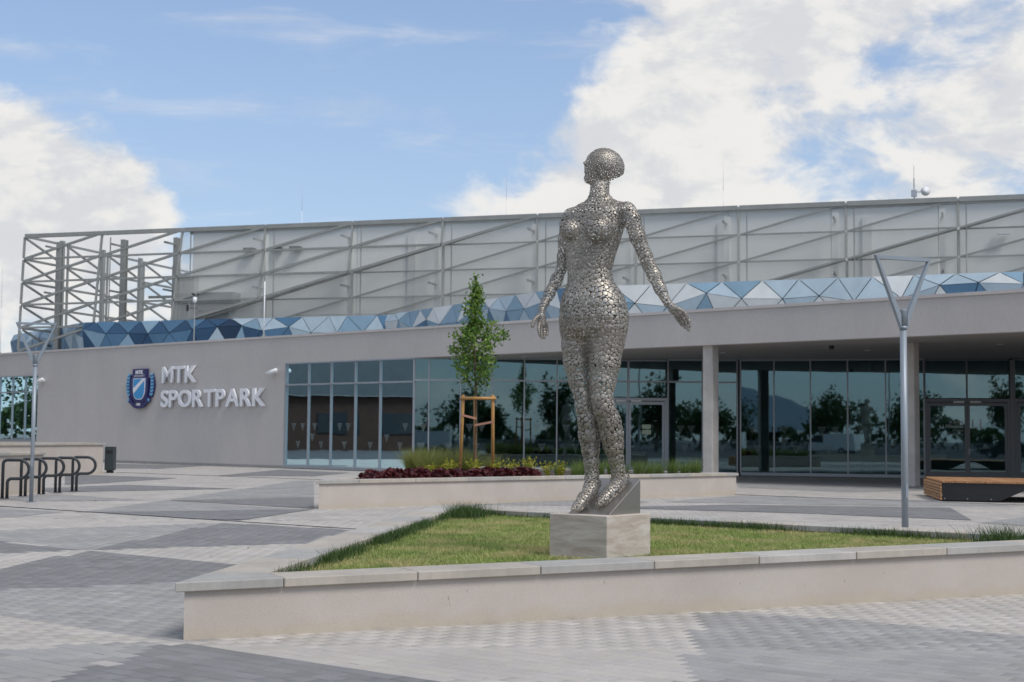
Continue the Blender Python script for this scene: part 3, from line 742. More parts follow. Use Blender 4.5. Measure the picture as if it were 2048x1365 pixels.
# concrete columns under the canopy
for (px, py), lab in (((6.76, 48.28), None), ((12.95, 46.1), None)):
    c = Vector((px, py, 0)); m_ = MB(); h = .2; ch = .03
    pts = []
    for sx, sy in ((-1, -1), (1, -1), (1, 1), (-1, 1)):
        pts += [(sx*h, sy*(h-ch)), (sx*(h-ch), sy*h)] if sx*sy > 0 else [(sx*(h-ch), sy*h), (sx*h, sy*(h-ch))]
    pl_ = [(c.x+E_.x*x-NF.x*y, c.y+E_.y*x-NF.y*y) for x, y in pts]
    m_.prism(pl_, -.02, 3.76); m_.prism([(c.x+(x-c.x)*.996, c.y+(y-c.y)*.996) for x, y in pl_], 3.76, 3.772); m_.prism(pl_, 3.772, ZS)
    m_.build('column', 'concrete', bld)
MB().tube([FP(50.2, ZS, -2.6), FP(50.2, ZS-.12, -2.6)], [.09, .07], 16).build('dome_camera', 'black', bld, smooth_=True)
for s, o_ in ((37, -2), (41, -3), (45, -4), (50, -5.5), (55, -5), (60, -6), (57, -2.5), (63, -3)):
    MB().tube([FP(s, ZS+.003, o_), FP(s, ZS-.012, o_)], .10, 16).build('downlight', 'hall', bld, smooth_=True)

# faceted parapet of triangular metal panels
W_ = [Vector(p) for p in ((-30.91, 88.04, 0), (-23.35, 77.49, 0), (-6.24, 70.92, 0), (2.12, 57.04, 0), (18.17, 50.25, 0), (32, 44.4, 0))]
ZB, ZP = 5.9, 7.5
def shade_pick(seg, f):
    r = random.random()
    tb = {0: (1, 2, 2, 3, 3), 1: (2, 3, 3, 4, 4, 5, 1) if f < .6 else (2, 3, 3, 4, 4, 1, 1, 2), 2: (0, 1, 2, 2, 3, 0, 1, 3), 3: (0, 0, 0, 1, 1, 0, 2) if f < .75 else (0, 1, 1, 2, 0, 1, 3), 4: (3, 3, 2, 1)}[seg]
    return random.choice(tb)
for si in range(5):
    a, b = W_[si], W_[si+1]; d = (b-a); ln = d.length; d /= ln; n = Vector((d.y, -d.x, 0))
    if n.y > 0: n = -n
    sp_ = 1.45; k = max(2, round(ln/sp_)); st = ln/k
    def node(s, z, o): return a+d*s+UP*z+n*o
    mids = [node(min(max(i*st+random.uniform(-.15, .15), 0), ln) if 0 < i < k else i*st, random.choice((6.62, 6.8, 7.0, 7.1))+random.uniform(-.05, .05), random.uniform(.05, .22)) for i in range(k+1)]
    tops = [node(min((i+.5)*st+random.uniform(-.25, .25), ln), ZP, random.uniform(-.02, .06)) for i in range(k)]
    bots = [node((i+.5)*st+random.uniform(-.25, .25), ZB, random.uniform(0, .06)) for i in range(k)]
    tri = []
    for i in range(k):
        tri += [(mids[i], mids[i+1], tops[i]), (mids[i+1], mids[i], bots[i])]
        if i < k-1: tri += [(tops[i], mids[i+1], tops[i+1]), (bots[i+1], mids[i+1], bots[i])]
    e0, e1 = node(0, ZP, 0), node(ln, ZP, 0); g0, g1 = node(0, ZB, 0), node(ln, ZB, 0)
    tri += [(e0, mids[0], tops[0]), (tops[-1], mids[-1], e1), (bots[0], mids[0], g0), (g1, mids[-1], bots[-1])]
    for t in tri:
        c = (t[0]+t[1]+t[2])/3; nn = (t[1]-t[0]).cross(t[2]-t[0])
        if nn.length < 1e-3: continue
        nn.normalize()
        if nn.dot(n) < 0: nn = -nn; t = (t[0], t[2], t[1])
        q = [c+(v-c)*(1-.022/max((v-c).length, .1)*1.2) for v in t]
        m_ = MB(); m_.add([*q, *[v-nn*.03 for v in q]], [(0, 1, 2), (5, 4, 3), (0, 3, 4, 1), (1, 4, 5, 2), (2, 5, 3, 0)])
        f = (c-a).dot(d)/ln
        m_.build('parapet_panel', BLUES[shade_pick(si, f)], bld)
    MB().frame((a+b)/2+UP*6.6-n*.12, d*ln/2, n*.03, UP*.85).build('parapet_backing', mat('parapet_frame', (.06, .07, .08), .6) if si == 0 else bpy.data.materials['parapet_frame'], bld)

# ------------------------------------------------------------------ upper hall behind the lattice
SA = Vector((-27.51, 79.63, 0)); SD = (Vector((23.1, 63.73, 0))-SA).normalized(); SN = Vector((SD.y, -SD.x, 0))   # towards the camera
if SN.y > 0: SN = -SN
def SP(s, z, o=0.): return SA+SD*s+SN*o+UP*z
hall = empty('sports_hall', SP(30, 5.68, -2.4), 'tall pale grey sheeted hall rising behind the steel lattice', 'building')
HS = 9.3
for k in range(12):
    s0 = HS+k*5.0; s1 = s0+5.0
    MB().frame(SP((s0+s1)/2, 9.25, -2.5), SD*(2.5-.012), SN*.1, UP*3.57).build('wall_panel', 'hall', hall)
MB().frame(SP(HS+.05, 9.25, -12), SD*.1, SN*9.3, UP*3.56).build('side_wall', 'hall', hall)
MB().frame(SP(HS+30, 12.74, -12.3), SD*30.2, SN*9.9, UP*.1).build('roof', 'roof', hall)
MB().frame(SP(HS+30, 12.86, -2.4), SD*30.3, SN*.25, UP*.06).build('roof_edge', 'steel_grey', hall)
dm = MB().frame(SP(HS+1.4, 7.1, -2.38), SD*.9, SN*.05, UP*1.3).build('service_door', mat('service_door', (.33, .34, .33), .6), hall)
MB().frame(SP(HS+1.35, 8.95, -2.0), SD*1.7, SN*.5, UP*.28).build('canopy_beam', mat('beam_grey', (.24, .25, .25), .6), hall)
MB().frame(SP(HS-.02, 8.0, -2.2), SD*.45, SN*.3, UP*2.2).build('duct', 'steel_grey', hall)
for s in (22.5, 39.0, 46.0, 56.0):
    MB().frame(SP(s, 9, -2.32), SD*.22, SN*.06, UP*3.2).build('downpipe_casing', mat('casing', (.60, .61, .60), .6) if s == 22.5 else bpy.data.materials['casing'], hall)
for s in (13.0, 14.6, 15.8): MB().frame(SP(s, 11.6, -2.1), SD*.3, SN*.22, UP*.09).build('floodlight', 'black', hall)
for s in (52.2, 54.6, 55.6): MB().frame(SP(s, 11.2, -2.1), SD*.3, SN*.15, UP*.09).build('floodlight', 'white', hall)
MB().frame(SP(46.8, 7.6, -2.36), SD*.45, SN*.05, UP*.5).build('vent_grille', mat('grille', (.20, .21, .21), .6), hall)
# thin guard rail seen through the mesh
for z in (7.4, 7.9): MB().bar(SP(16, z, -1.9), SP(38, z, -1.9), .04).build('guard_rail', 'steel_grey', hall)

lat = empty('steel_lattice_screen', SP(25, 5.68, 0), 'long steel lattice of posts, rails and diagonals with expanded mesh over the roof', 'screen')
NB, NR, BW, RH, ZL = 13, 5, 5.02, 1.3, 12.5
def region(i, r):
    """cell (bay i, row r) above its rising diagonal belongs to the layer left of the fold"""
    return 0 if i+r < 6 else (1 if i+r < 11 else 2)
def node(i, r, reg):
    o = .23*r*min(1, .25+i*.4) if reg == 0 else (.0 if reg == 1 else -.45)
    return SP(i*BW-(.0), ZL-r*RH, o)
def steelbar(name, p, q, w, h, m='lattice_grey'): return MB().bar(p, q, w, h).build(name, m, lat)
def mesh_panel(pts):
    me = bpy.data.meshes.new('mesh_panel'); o0 = loc_of(lat)
    me.from_pydata([tuple(p-o0) for p in pts], [], [tuple(range(len(pts)))]); me.update(); me.materials.append(M['mesh'])
    uv = me.uv_layers.new(name='UVMap'); ux = SD
    for i, p in enumerate(pts):
        q = p-SA; uv.data[i].uv = (math.hypot(q.x, q.y), q.z)
    o = bpy.data.objects.new('mesh_panel', me); COL.objects.link(o); o.parent = lat
for i in range(NB):
    for r in range(NR):
        # triangle above the diagonal: nodes (i,r),(i+1,r),(i,r+1); below: (i+1,r),(i+1,r+1),(i,r+1)
        up, dn_ = region(i, r), region(i, r+1)
        a, b, c = node(i, r, up), node(i+1, r, up), node(i, r+1, up)
        e, f, g = node(i+1, r, dn_), node(i+1, r+1, dn_), node(i, r+1, dn_)
        top = r == 0
        fw_ = 1.0 if up == 0 else .66
        steelbar('rail', a+SD*.05, b-SD*.05, .12*fw_ if not top else .18, .10*fw_ if not top else .22)
        steelbar('post', a-UP*.06, c+UP*.06, .10 if up == 0 else .07, .11)
        steelbar('diagonal', c+SD*.06+SN*.02, b-SD*.06+SN*.02, .11*fw_, .13*fw_)
        if up != dn_:
            steelbar('diagonal', g+SD*.06+SN*.02, e-SD*.06+SN*.02, .09, .11)
            for k in range(1, 6):
                t = k/6; steelbar('fold_bracket', c.lerp(b, t), g.lerp(e, t), .03, .03)
        k_ = SN*-.07
        if i > 1 or r > 9:
            mesh_panel([a+k_, c+k_, b+k_]); mesh_panel([e+k_, g+k_, f+k_])
    if i > 0:
        for dx in (.35,):
            MB().tube([SP(i*BW+dx, 5.7, -.3), SP(i*BW+dx, 12.3, -.3)], .035, 8).build('hanger_rod', 'steel_grey', lat)
for s in (1.35, 5.55, 8.9, 14.3, 19.4, 24.3, 29.6, 34.5, 39.4, 44.6, 49.5, 54.4):
    m_ = MB()
    for w_, o_ in ((.20, -1.25), (.20, -1.55)): m_.frame(SP(s, 9.0, o_), SD*(.14 if s < 9 else .13), SN*.025, UP*3.3)
    m_.frame(SP(s, 9.0, -1.4), SD*.02, SN*.128, UP*3.3)
    m_.build('column', mat('column_grey', (.32, .33, .32), .55, .3) if s < 2 else bpy.data.materials['column_grey'] if s < 9 else M['hall'], lat)
    for z in (11.9, 9.3): steelbar('outrigger', SP(s, z, -1.2), SP(s, z, -.06), .08, .10)
# the return of the lattice at its left end
BD = -SN; LB = 4.1
def bnode(i, r): return SA+BD*(i*LB)+UP*(ZL-r*RH)
for i in range(5):
    for r in range(NR):
        a, b, c = bnode(i, r), bnode(i+1, r), bnode(i, r+1)
        steelbar('rail', a+BD*.06-UP*.01, b-BD*.06-UP*.01, .12, .12); steelbar('diagonal', a+BD*.08-UP*.1, bnode(i+1, r+1)-BD*.05, .10, .10)
        if i: steelbar('post', a, c, .12, .12)
    c0 = bnode(i+.55, 0)+SD*.9
    MB().frame(c0-UP*3.4, SD*.10, BD*.13, UP*3.4).build('column', 'column_grey' if False else bpy.data.materials['column_grey'], lat)
for i in range(4):
    for z in (7.6, 9.2): steelbar('rail', SP(6.2, z, -3-i*3), SP(9.2, z, -3-i*3), .12, .14)

# ------------------------------------------------------------------ sign, crest and small fittings on the facade
sg = empty('wall_sign', FP(15.5, 2.7, .03), 'raised white capital letters on the grey wall beside the crest', 'sign')
def letters(word, s0, s1, z, hgt, gaps):
    infos = []
    for ch in word:
        me, co = text_mesh(ch, 1.0, 'letter', .0, .010 if ch == 'M' else .024, 1)
        y1 = .70
        infos.append((ch, (co[:, 0].min(), co[:, 0].max(), co[:, 1].min(), co[:, 1].max()))); bpy.data.meshes.remove(me)
    tot = sum(b-a for _, (a, b, _, _) in infos); gap = .055; tot += gap*(len(word)-1); kx = (s1-s0)/tot
    s = s0
    for ch, (a, b, c, d) in infos:
        me, co = text_mesh(ch, 1.0, 'letter', .05, .010 if ch == 'M' else .024, 1)
        co[:, 0] = (co[:, 0]-a)*kx+s; ov = -.012*hgt if c < -.02 else 0
        co[:, 1] = (co[:, 1]-c)/(d-c)*(hgt-2*ov)+z+ov; co[:, 2] += .10
        Wd = np.outer(co[:, 0], np.array(E_))+np.outer(co[:, 1], np.array(UP))+np.outer(co[:, 2], np.array(NF))+np.array(F0)-np.array(sg.location)
        me.vertices.foreach_set('co', Wd.ravel()); me.update(); me.name = 'letter'
        o = bpy.data.objects.new('letter', me); COL.objects.link(o); o.parent = sg
        s += (b-a+gap)*kx
letters('MTK', 15.7, 18.45, 3.90, .78, .05); letters('SPORTPARK', 15.65, 23.6, 2.74, .80, .05)

cr = empty('club_crest', FP(13.85, 2.7, .02), 'navy and sky blue shield crest with laurel on the grey wall', 'crest')
CS, CZ = 13.85, 2.70; KX, KZ = 1.20, 1.93                      # half width, height
def cpoly(pts, o0, o1, name, m):
    P = [FP(CS+x*KX, CZ+y*KZ, 0) for x, y in pts]; n = len(P)
    b_ = MB(); b_.add([p+NF*o0 for p in P]+[p+NF*o1 for p in P], [tuple(range(n)), tuple(range(2*n-1, n-1, -1))]+[(i, n+i, n+(i+1) % n, (i+1) % n) for i in range(n)])
    me = b_.build(name, m, cr); bm = bmesh.new(); bm.from_mesh(me.data); bmesh.ops.recalc_face_normals(bm, faces=bm.faces); bm.to_mesh(me.data); bm.free(); return me
def arc(pts): return pts
shield = lambda sx, y0, y1, yb: [(-sx, y1), (sx, y1)]+[(sx*math.cos(t*math.pi/2/8)**.62, y0+(yb-y0)*math.sin(t*math.pi/2/8)) for t in range(0, 8)]+[(0, yb)]+[(-sx*math.cos(t*math.pi/2/8)**.62, y0+(yb-y0)*math.sin(t*math.pi/2/8)) for t in range(7, -1, -1)]
cpoly([(-.50, 1.0), (.50, 1.0), (.50, .80), (.60, .76)]+[(.60*math.cos(t*math.pi/16)**.6, .50-.36*math.sin(t*math.pi/16)) for t in range(0, 8)]+[(0, .13)]+[(-.60*math.cos(t*math.pi/16)**.6, .50-.36*math.sin(t*math.pi/16)) for t in range(7, -1, -1)]+[(-.60, .76), (-.50, .80)], .04, .16, 'shield_back', 'navy')
cpoly(shield(.43, .52, .76, .215), .16, .175, 'shield_rim', 'letter')
cpoly(shield(.385, .52, .742, .235), .175, .188, 'shield_field', 'cyan')
cpoly([(-.385, .42), (-.385, .50), (.25, .742), (.385, .742), (.385, .70), (-.345, .375)], .188, .20, 'shield_band', 'letter')
rb_ = [(-.78, .17), (-.62, .30), (-.50, .22)]+[(.5*math.sin(t*math.pi/12-math.pi/2), .22-.11*math.cos(t*math.pi/12-math.pi/2)) for t in range(1, 12)]+[(.50, .22), (.62, .30), (.78, .17), (.60, .12)]+[(.52*math.cos(t*math.pi/12), .12-.13*math.sin(t*math.pi/12)) for t in range(1, 12)]+[(-.60, .12)]
cpoly(rb_, .10, .19, 'ribbon', 'navy')
for sx in (-1, 1):
    cpoly([(sx*.66, .24), (sx*.80, .24), (sx*.76, .17), (sx*.68, .18)], .19, .196, 'ribbon_tip', 'cyan_l')
    bk = [(sx*.58, .26)]+[(sx*(.84+.16*math.sin(t*math.pi/8)), .28+.60*t/8) for t in range(9)]+[(sx*.70, .86), (sx*.66, .6)]
    cpoly(bk, .03, .10, 'laurel_back', 'navy')
    for k in range(7):
        y = .31+k*.085; x = .79+.07*math.sin((k+.5)*math.pi/7)
        for side in (-1, 1):
            ang = math.radians(90-38*side*1); ln_ = .10 if k < 6 else .08
            ux, uy = math.cos(ang)*1.55, math.sin(ang)
            pts = [(x, y), (x+ux*ln_*.45-uy*.028*1.5, y+uy*ln_*.45+ux*.012), (x+ux*ln_, y+uy*ln_), (x+ux*ln_*.5+uy*.028*1.5, y+uy*ln_*.5-ux*.012)]
            cpoly([(sx*px, py) for px, py in pts], .10, .135, 'laurel_leaf', 'cyan_l')
for tx, yy, hh, ww, bo in (('MTK', .865, .10, .56, .012), ('BUDAPEST', .80, .042, .74, 0), ('1888', .065, .065, .28, .004)):
    text_on(tx, FP(CS, CZ+yy*KZ, .163 if yy > .5 else .193), E_, NF, .2, 'letter', 'lettering', cr, bold=bo, align='c', width=ww*KX, height=hh*KZ)

def cctv(s, z, lab):
    r = empty('security_camera', FP(s, z, 0), lab, 'camera', 'security cameras on the facade')
    MB().tube([FP(s, z, 0), FP(s, z, .05)], .09, 12).build('mount', 'white', r, smooth_=True)
    MB().tube([FP(s, z, .05), FP(s, z-.02, .22)], .04, 10).build('arm', 'white', r, smooth_=True)
    MB().tube([FP(s+.35, z+.06, .30), FP(s-.32, z-.10, .30)], .09, 14).build('housing', 'white', r, smooth_=True)
    MB().tube([FP(s-.32, z-.10, .30), FP(s-.35, z-.107, .30)], .07, 14).build('lens', 'black', r, smooth_=True)
cctv(4.75, 4.23, 'white security camera by the green curtained window at left'); cctv(24.2, 4.25, 'white security camera just left of the glazed wall')
# rods, weather station and dish on the roofs
def rod(name, base, h, lab, rr=.03):
    r = empty(name, base, lab, 'rod', 'lightning rods on the roof'); b = Vector(base)
    MB().tube([b, b+UP*h*.55], rr, 8).build('mast', 'white', r, smooth_=True); MB().tube([b+UP*h*.55, b+UP*h], [rr*.5, rr*.25], 8).build('tip', 'steel_grey', r, smooth_=True)
    for a in range(3): MB().bar(b+Vector((math.cos(a*2.1)*.3, math.sin(a*2.1)*.3, .0)), b+UP*.35, .03).build('foot', 'steel_grey', r)
rod('lightning_rod', tuple(FP(22.37, 5.7, -.7)), 5.0, 'white lightning rod standing above the wall sign')
rod('lightning_rod', (-29.2, 81.0, 5.68), 5.2, 'thin lightning rod at the far left end of the roof', .02)
rod('lightning_rod', tuple(SP(15.2, 12.3, -4)), 3.0, 'faint rod above the hall roof at left', .015)
rod('lightning_rod', tuple(SP(27.2, 12.3, -4)), 3.2, 'faint rod above the hall roof left of the statue', .015)
rod('lightning_rod', tuple(SP(38.8, 12.3, -4)), 3.2, 'faint rod above the hall roof right of the statue', .015)
ws = empty('weather_station', (-15.6, 69.6, 5.68), 'small weather station with wind cups on the roof behind the blue parapet', 'weather station')
b = Vector(ws.location); MB().tube([b, b+UP*2.2], .025, 8).build('mast', 'steel_grey', ws)
MB().bar(b+UP*1.95+Vector((-.35, 0, 0)), b+UP*1.95+Vector((.1, 0, 0)), .03).build('arm', 'black', ws)
MB().tube([b+UP*2.2, b+UP*2.32, b+UP*2.5], [.05, .11, .09], 12).build('sensor_head', 'white', ws, smooth_=True)
for a in range(3): MB().tube([b+UP*2.62+Vector((math.cos(a*2.1)*.16, math.sin(a*2.1)*.16, -.04)), b+UP*2.62+Vector((math.cos(a*2.1)*.16, math.sin(a*2.1)*.16, .04))], [.02, .06], 8).build('wind_cup', 'black', ws)
MB().bar(b+UP*1.8+Vector((-.35, 0, 0)), b+UP*2.1+Vector((-.35, 0, 0)), .05, .12).build('wind_vane', 'black', ws)
dh = empty('antenna_dish', tuple(SP(48.2, 12.9, -2.4)), 'white antenna dish on the hall roof edge at right', 'antenna')
b = Vector(dh.location); MB().tube([b, b+UP*1.1], .03, 8).build('mast', 'steel_grey', dh); MB().tube([b+UP*1.1, b+UP*1.7], .012, 6).build('whip', 'steel_grey', dh)
MB().tube([b+Vector((.45, -.15, .42)), b+Vector((.45, -.33, .42))], [.10, .23], 20).build('dish', 'white', dh, smooth_=True)
MB().frame(b+Vector((-.02, -.05, .35)), (.12, 0, 0), (0, .06, 0), (0, 0, .16)).build('radio_box', 'alu', dh); MB().bar(b+UP*.42, b+Vector((.45, -.15, .42)), .04).build('arm', 'steel_grey', dh)

# ------------------------------------------------------------------ statue on its plinth
S0 = np.array([.86, 13.69, .77])
pu = Vector((-.775, .632, 0)); pv = Vector((.632, .775, 0))
plo = empty('stone_plinth', (S0[0], S0[1], .3), 'square travertine block under the steel figure', 'plinth')
c = Vector((S0[0], S0[1], 0)); hs = .335
MB().frame(c+UP*.47, pu*hs, pv*(hs+.025), UP*.30).build('block', 'travertine', plo, bevel=.006)
wdg = empty('steel_wedge', tuple(S0), 'sloping brushed steel wedge under the heels of the figure', 'wedge')
fr = Vector((S0[0]+.06, S0[1]-.33, S0[2]+.001)); wl_, ww_, wh_ = .52, .47, .325
v1, v2 = fr, fr+pv*wl_; v3 = v2+pu*ww_; v4 = fr+pu*ww_
m_ = MB(); m_.add([v1, v2, v3, v4, v2+UP*wh_, v3+UP*wh_], [(3, 2, 1, 0), (0, 1, 4), (1, 2, 5, 4), (2, 3, 5), (3, 0, 4, 5)]); m_.build('wedge_body', 'wedge', wdg, bevel=.0015)

ST={'TORSO':[[-0.013,-0.0,3.04,0.096,0.85],[-0.009,-0.0,3.001,0.1259,0.75],[-0.005,0.0,2.966,0.1849,0.66],[-0.016,-0.0,2.925,0.2754,0.6],[-0.04,0.0,2.86,0.3029,0.6],[-0.058,0.0,2.802,0.3037,0.62],[-0.07,0.0,2.731,0.3013,0.64],[-0.083,0.0,2.63,0.2809,0.64],[-0.099,0.0,2.516,0.2596,0.64],[-0.111,0.0,2.416,0.24,0.66],[-0.115,0.0,2.33,0.2219,0.68],[-0.107,0.0,2.23,0.2297,0.7],[-0.091,0.0,2.145,0.2762,0.72],[-0.085,0.0,2.074,0.3131,0.74],[-0.077,0.0,2.003,0.3328,0.74],[-0.071,0.0,1.875,0.3423,0.74],[-0.07,0.0,1.762,0.332,0.7],[-0.067,-0.0,1.691,0.299,0.6],[-0.066,0.0,1.62,0.2124,0.44],[-0.073,0.0,1.57,0.1102,0.3]],'LEGR':[[-0.228,0.1,1.835,0.1501],[-0.236,0.09,1.606,0.1388],[-0.228,0.08,1.435,0.1275],[-0.199,0.06,1.264,0.1048],[-0.171,0.03,1.122,0.085],[-0.157,0.02,1.023,0.0821],[-0.122,0.03,0.882,0.0949],[-0.104,0.06,0.741,0.1034],[-0.094,0.07,0.615,0.085],[-0.083,0.07,0.474,0.068],[-0.077,0.07,0.361,0.0637]],'LEGL':[[0.064,-0.08,1.852,0.1671],[0.054,-0.08,1.64,0.16],[0.032,-0.09,1.429,0.143],[0.012,-0.1,1.246,0.119],[0.003,-0.12,1.091,0.0991],[0.028,-0.11,0.994,0.0991],[0.075,-0.07,0.883,0.1076],[0.103,-0.04,0.757,0.1076],[0.12,-0.02,0.645,0.0935],[0.146,0.0,0.519,0.0708],[0.17,0.02,0.407,0.0651]],'FOOTR':[[-0.034,0.12,0.283,0.0538],[-0.092,0.05,0.214,0.0651],[-0.159,-0.04,0.134,0.0651],[-0.218,-0.11,0.071,0.0482],[-0.266,-0.16,0.04,0.0283]],'FOOTL':[[0.233,0.1,0.338,0.0538],[0.168,0.04,0.273,0.068],[0.092,-0.04,0.198,0.068],[0.025,-0.11,0.134,0.0538],[-0.027,-0.16,0.092,0.0312]],'ANKR':[[-0.077,0.07,0.361,0.0637],[-0.099,0.05,0.235,0.0623]],'ANKL':[[0.17,0.02,0.407,0.0651],[0.167,0.03,0.294,0.0651]],'ARMR':[[-0.298,0.14,2.879,0.0708],[-0.332,0.16,2.824,0.0651],[-0.353,0.18,2.653,0.0581],[-0.372,0.19,2.495,0.0482],[-0.38,0.19,2.372,0.0467],[-0.428,0.17,2.261,0.0566],[-0.5,0.12,2.118,0.051],[-0.566,0.07,1.977,0.0368]],'ARML':[[0.243,-0.19,2.884,0.0765],[0.279,-0.22,2.8,0.0793],[0.33,-0.23,2.63,0.0736],[0.406,-0.22,2.45,0.0637],[0.441,-0.22,2.366,0.0609],[0.488,-0.24,2.265,0.0637],[0.541,-0.27,2.137,0.0538],[0.603,-0.3,2.002,0.0382]],'PALMR':[[-0.575,0.06,1.947,0.0354],[-0.579,0.05,1.875,0.0439],[-0.568,0.05,1.818,0.0425]],'FINR':[[[-0.6,0.02,1.815,0.017],[-0.603,0.0,1.75,0.0149],[-0.594,-0.01,1.702,0.0127]],[[-0.577,0.04,1.81,0.017],[-0.577,0.03,1.731,0.0149],[-0.571,0.02,1.676,0.0127]],[[-0.551,0.06,1.812,0.017],[-0.545,0.05,1.733,0.0149],[-0.548,0.04,1.681,0.0127]],[[-0.531,0.08,1.821,0.0156],[-0.522,0.08,1.764,0.0142],[-0.522,0.07,1.717,0.012]],[[-0.605,0.0,1.892,0.0198],[-0.648,-0.05,1.845,0.0184],[-0.664,-0.06,1.783,0.0156]]],'PALML':[[0.617,-0.3,1.984,0.0368],[0.668,-0.31,1.936,0.0439],[0.709,-0.32,1.904,0.0425]],'FINL':[[[0.728,-0.33,1.931,0.0184],[0.773,-0.34,1.885,0.0163],[0.806,-0.34,1.82,0.0142],[0.814,-0.34,1.778,0.0127]],[[0.723,-0.32,1.904,0.0184],[0.766,-0.33,1.841,0.0163],[0.797,-0.33,1.769,0.0142],[0.802,-0.33,1.738,0.0127]],[[0.708,-0.3,1.882,0.0184],[0.745,-0.31,1.818,0.0163],[0.774,-0.31,1.762,0.0127]],[[0.689,-0.28,1.872,0.017],[0.722,-0.28,1.824,0.0149],[0.747,-0.28,1.787,0.012]],[[0.649,-0.36,1.941,0.0198],[0.698,-0.41,1.93,0.0177],[0.744,-0.43,1.907,0.0142]]],'NECK':[[-0.006,0.02,3.237,0.0821],[-0.02,0.01,3.149,0.085],[-0.023,0.0,3.075,0.0878],[-0.02,0.0,3.018,0.0963]],'TRAPL':[[0.031,0.0,3.001,0.0595],[0.121,-0.08,2.944,0.0595],[0.22,-0.17,2.904,0.0708]],'TRAPR':[[-0.072,0.0,2.997,0.0595],[-0.176,0.06,2.937,0.0623],[-0.28,0.13,2.892,0.068]],'SKULL':[0.036,0.02,3.388,0.1671,0.1487,0.153],'HAIR':[0.041,0.02,3.363,0.194,0.1586,0.1671],'FACE':[-0.067,0.0,3.343,0.1048,0.1048,0.153],'JAW':[[-0.13,-0.015,3.227,0.0453],[-0.074,0.0,3.224,0.0566],[-0.002,0.01,3.264,0.0779],[0.041,0.02,3.288,0.0821]],'NOSE':[[-0.124,-0.04,3.426,0.0113],[-0.145,-0.05,3.395,0.0156],[-0.163,-0.055,3.371,0.0198]],'EYES':[[-0.122,-0.085,3.38,0.0198],[-0.139,0.05,3.415,0.017]],'LIPS':[[-0.15,-0.05,3.292,0.0127],[-0.156,-0.03,3.299,0.0142]],'BREASTL':[-0.041,-0.215,2.705,0.1246],'BREASTR':[-0.311,-0.045,2.719,0.0991],'BUTL':[0.104,0.12,1.829,0.1671],'BUTR':[-0.134,0.22,1.835,0.1558],'CUT':[[0.07,0.0,3.24],[0.239,0.0,3.299]]}

def smin(a, b, k):
    h = np.clip(.5+.5*(b-a)/k, 0, 1); return b+(a-b)*h-k*h*(1-h)
def cone(p, a, b):
    pa = p-np.array(a[:3]); ba = np.array(b[:3])-np.array(a[:3]); t = np.clip(pa@ba/(ba@ba), 0, 1)
    return np.linalg.norm(pa-t[:, None]*ba, axis=1)-(a[3]+t*(b[3]-a[3]))
def chain_sdf(p, ch, k=.02):
    d = None
    for a, b in zip(ch[:-1], ch[1:]):
        e = cone(p, a, b); d = e if d is None else smin(d, e, k)
    return d
LX = np.array([.84, -.54, 0]); FX = np.array([-.54, -.84, 0])       # her left and her front
def ell(p, c, r, ax=None):
    q = p-np.array(c)
    if ax is not None: q = q@np.array(ax).T
    k0 = np.linalg.norm(q/np.array(r), axis=1); k1 = np.linalg.norm(q/np.array(r)**2, axis=1)
    return k0*(k0-1)/np.maximum(k1, 1e-6)
T_ = np.array(ST['TORSO'])[::-1]                                    # ascending z
def torso(p):
    z = p[:, 2]; zs = T_[:, 2]
    cx = np.interp(z, zs, T_[:, 0]); a = np.interp(z, zs, T_[:, 3]); b = a*np.interp(z, zs, T_[:, 4])
    q = np.column_stack([p[:, 0]-cx, p[:, 1]-.0, np.zeros(len(p))]); u = q@LX; v = q@FX
    k = (np.abs(u/a)**2.3+np.abs(v/b)**2.3)**(1/2.3)
    d = (k-1)*np.minimum(a, b)*.9
    return np.maximum(d, np.maximum(zs[0]-z, z-zs[-1]))
H_ = np.array(ST['HAIR']); hf = np.array([-.86, -.50, 0]); hl = np.array([.50, -.86, 0]); ht = .40
hax = np.array([hf*math.cos(ht)+np.array([0, 0, 1])*math.sin(ht), hl, np.array([0, 0, 1])*math.cos(ht)-hf*math.sin(ht)])
hr = np.array([H_[3], H_[4], H_[5]])
def head_sdf(p):
    fx = np.array([-.86, -.50, 0]); lx = np.array([.50, -.86, 0]); up = np.array([0, 0, 1.])
    tilt_ = .22; f2 = fx*math.cos(tilt_)+up*math.sin(tilt_); u2 = up*math.cos(tilt_)-fx*math.sin(tilt_); ax = [f2, lx, u2]
    F_ = ST['FACE']
    d = ell(p, F_[:3], (.100, .098, .150), ax)
    d = smin(d, ell(p, H_[:3], hr, hax), .05)
    for k in range(1): d = smin(d, chain_sdf(p, ST['JAW']), .03)
    d = smin(d, chain_sdf(p, ST['NOSE'], .01), .012); d = smin(d, chain_sdf(p, ST['LIPS'], .01), .012)
    for e in ST['EYES']: d = smin(d, np.linalg.norm(p-np.array(e[:3]), axis=1)-e[3], .010)
    return d
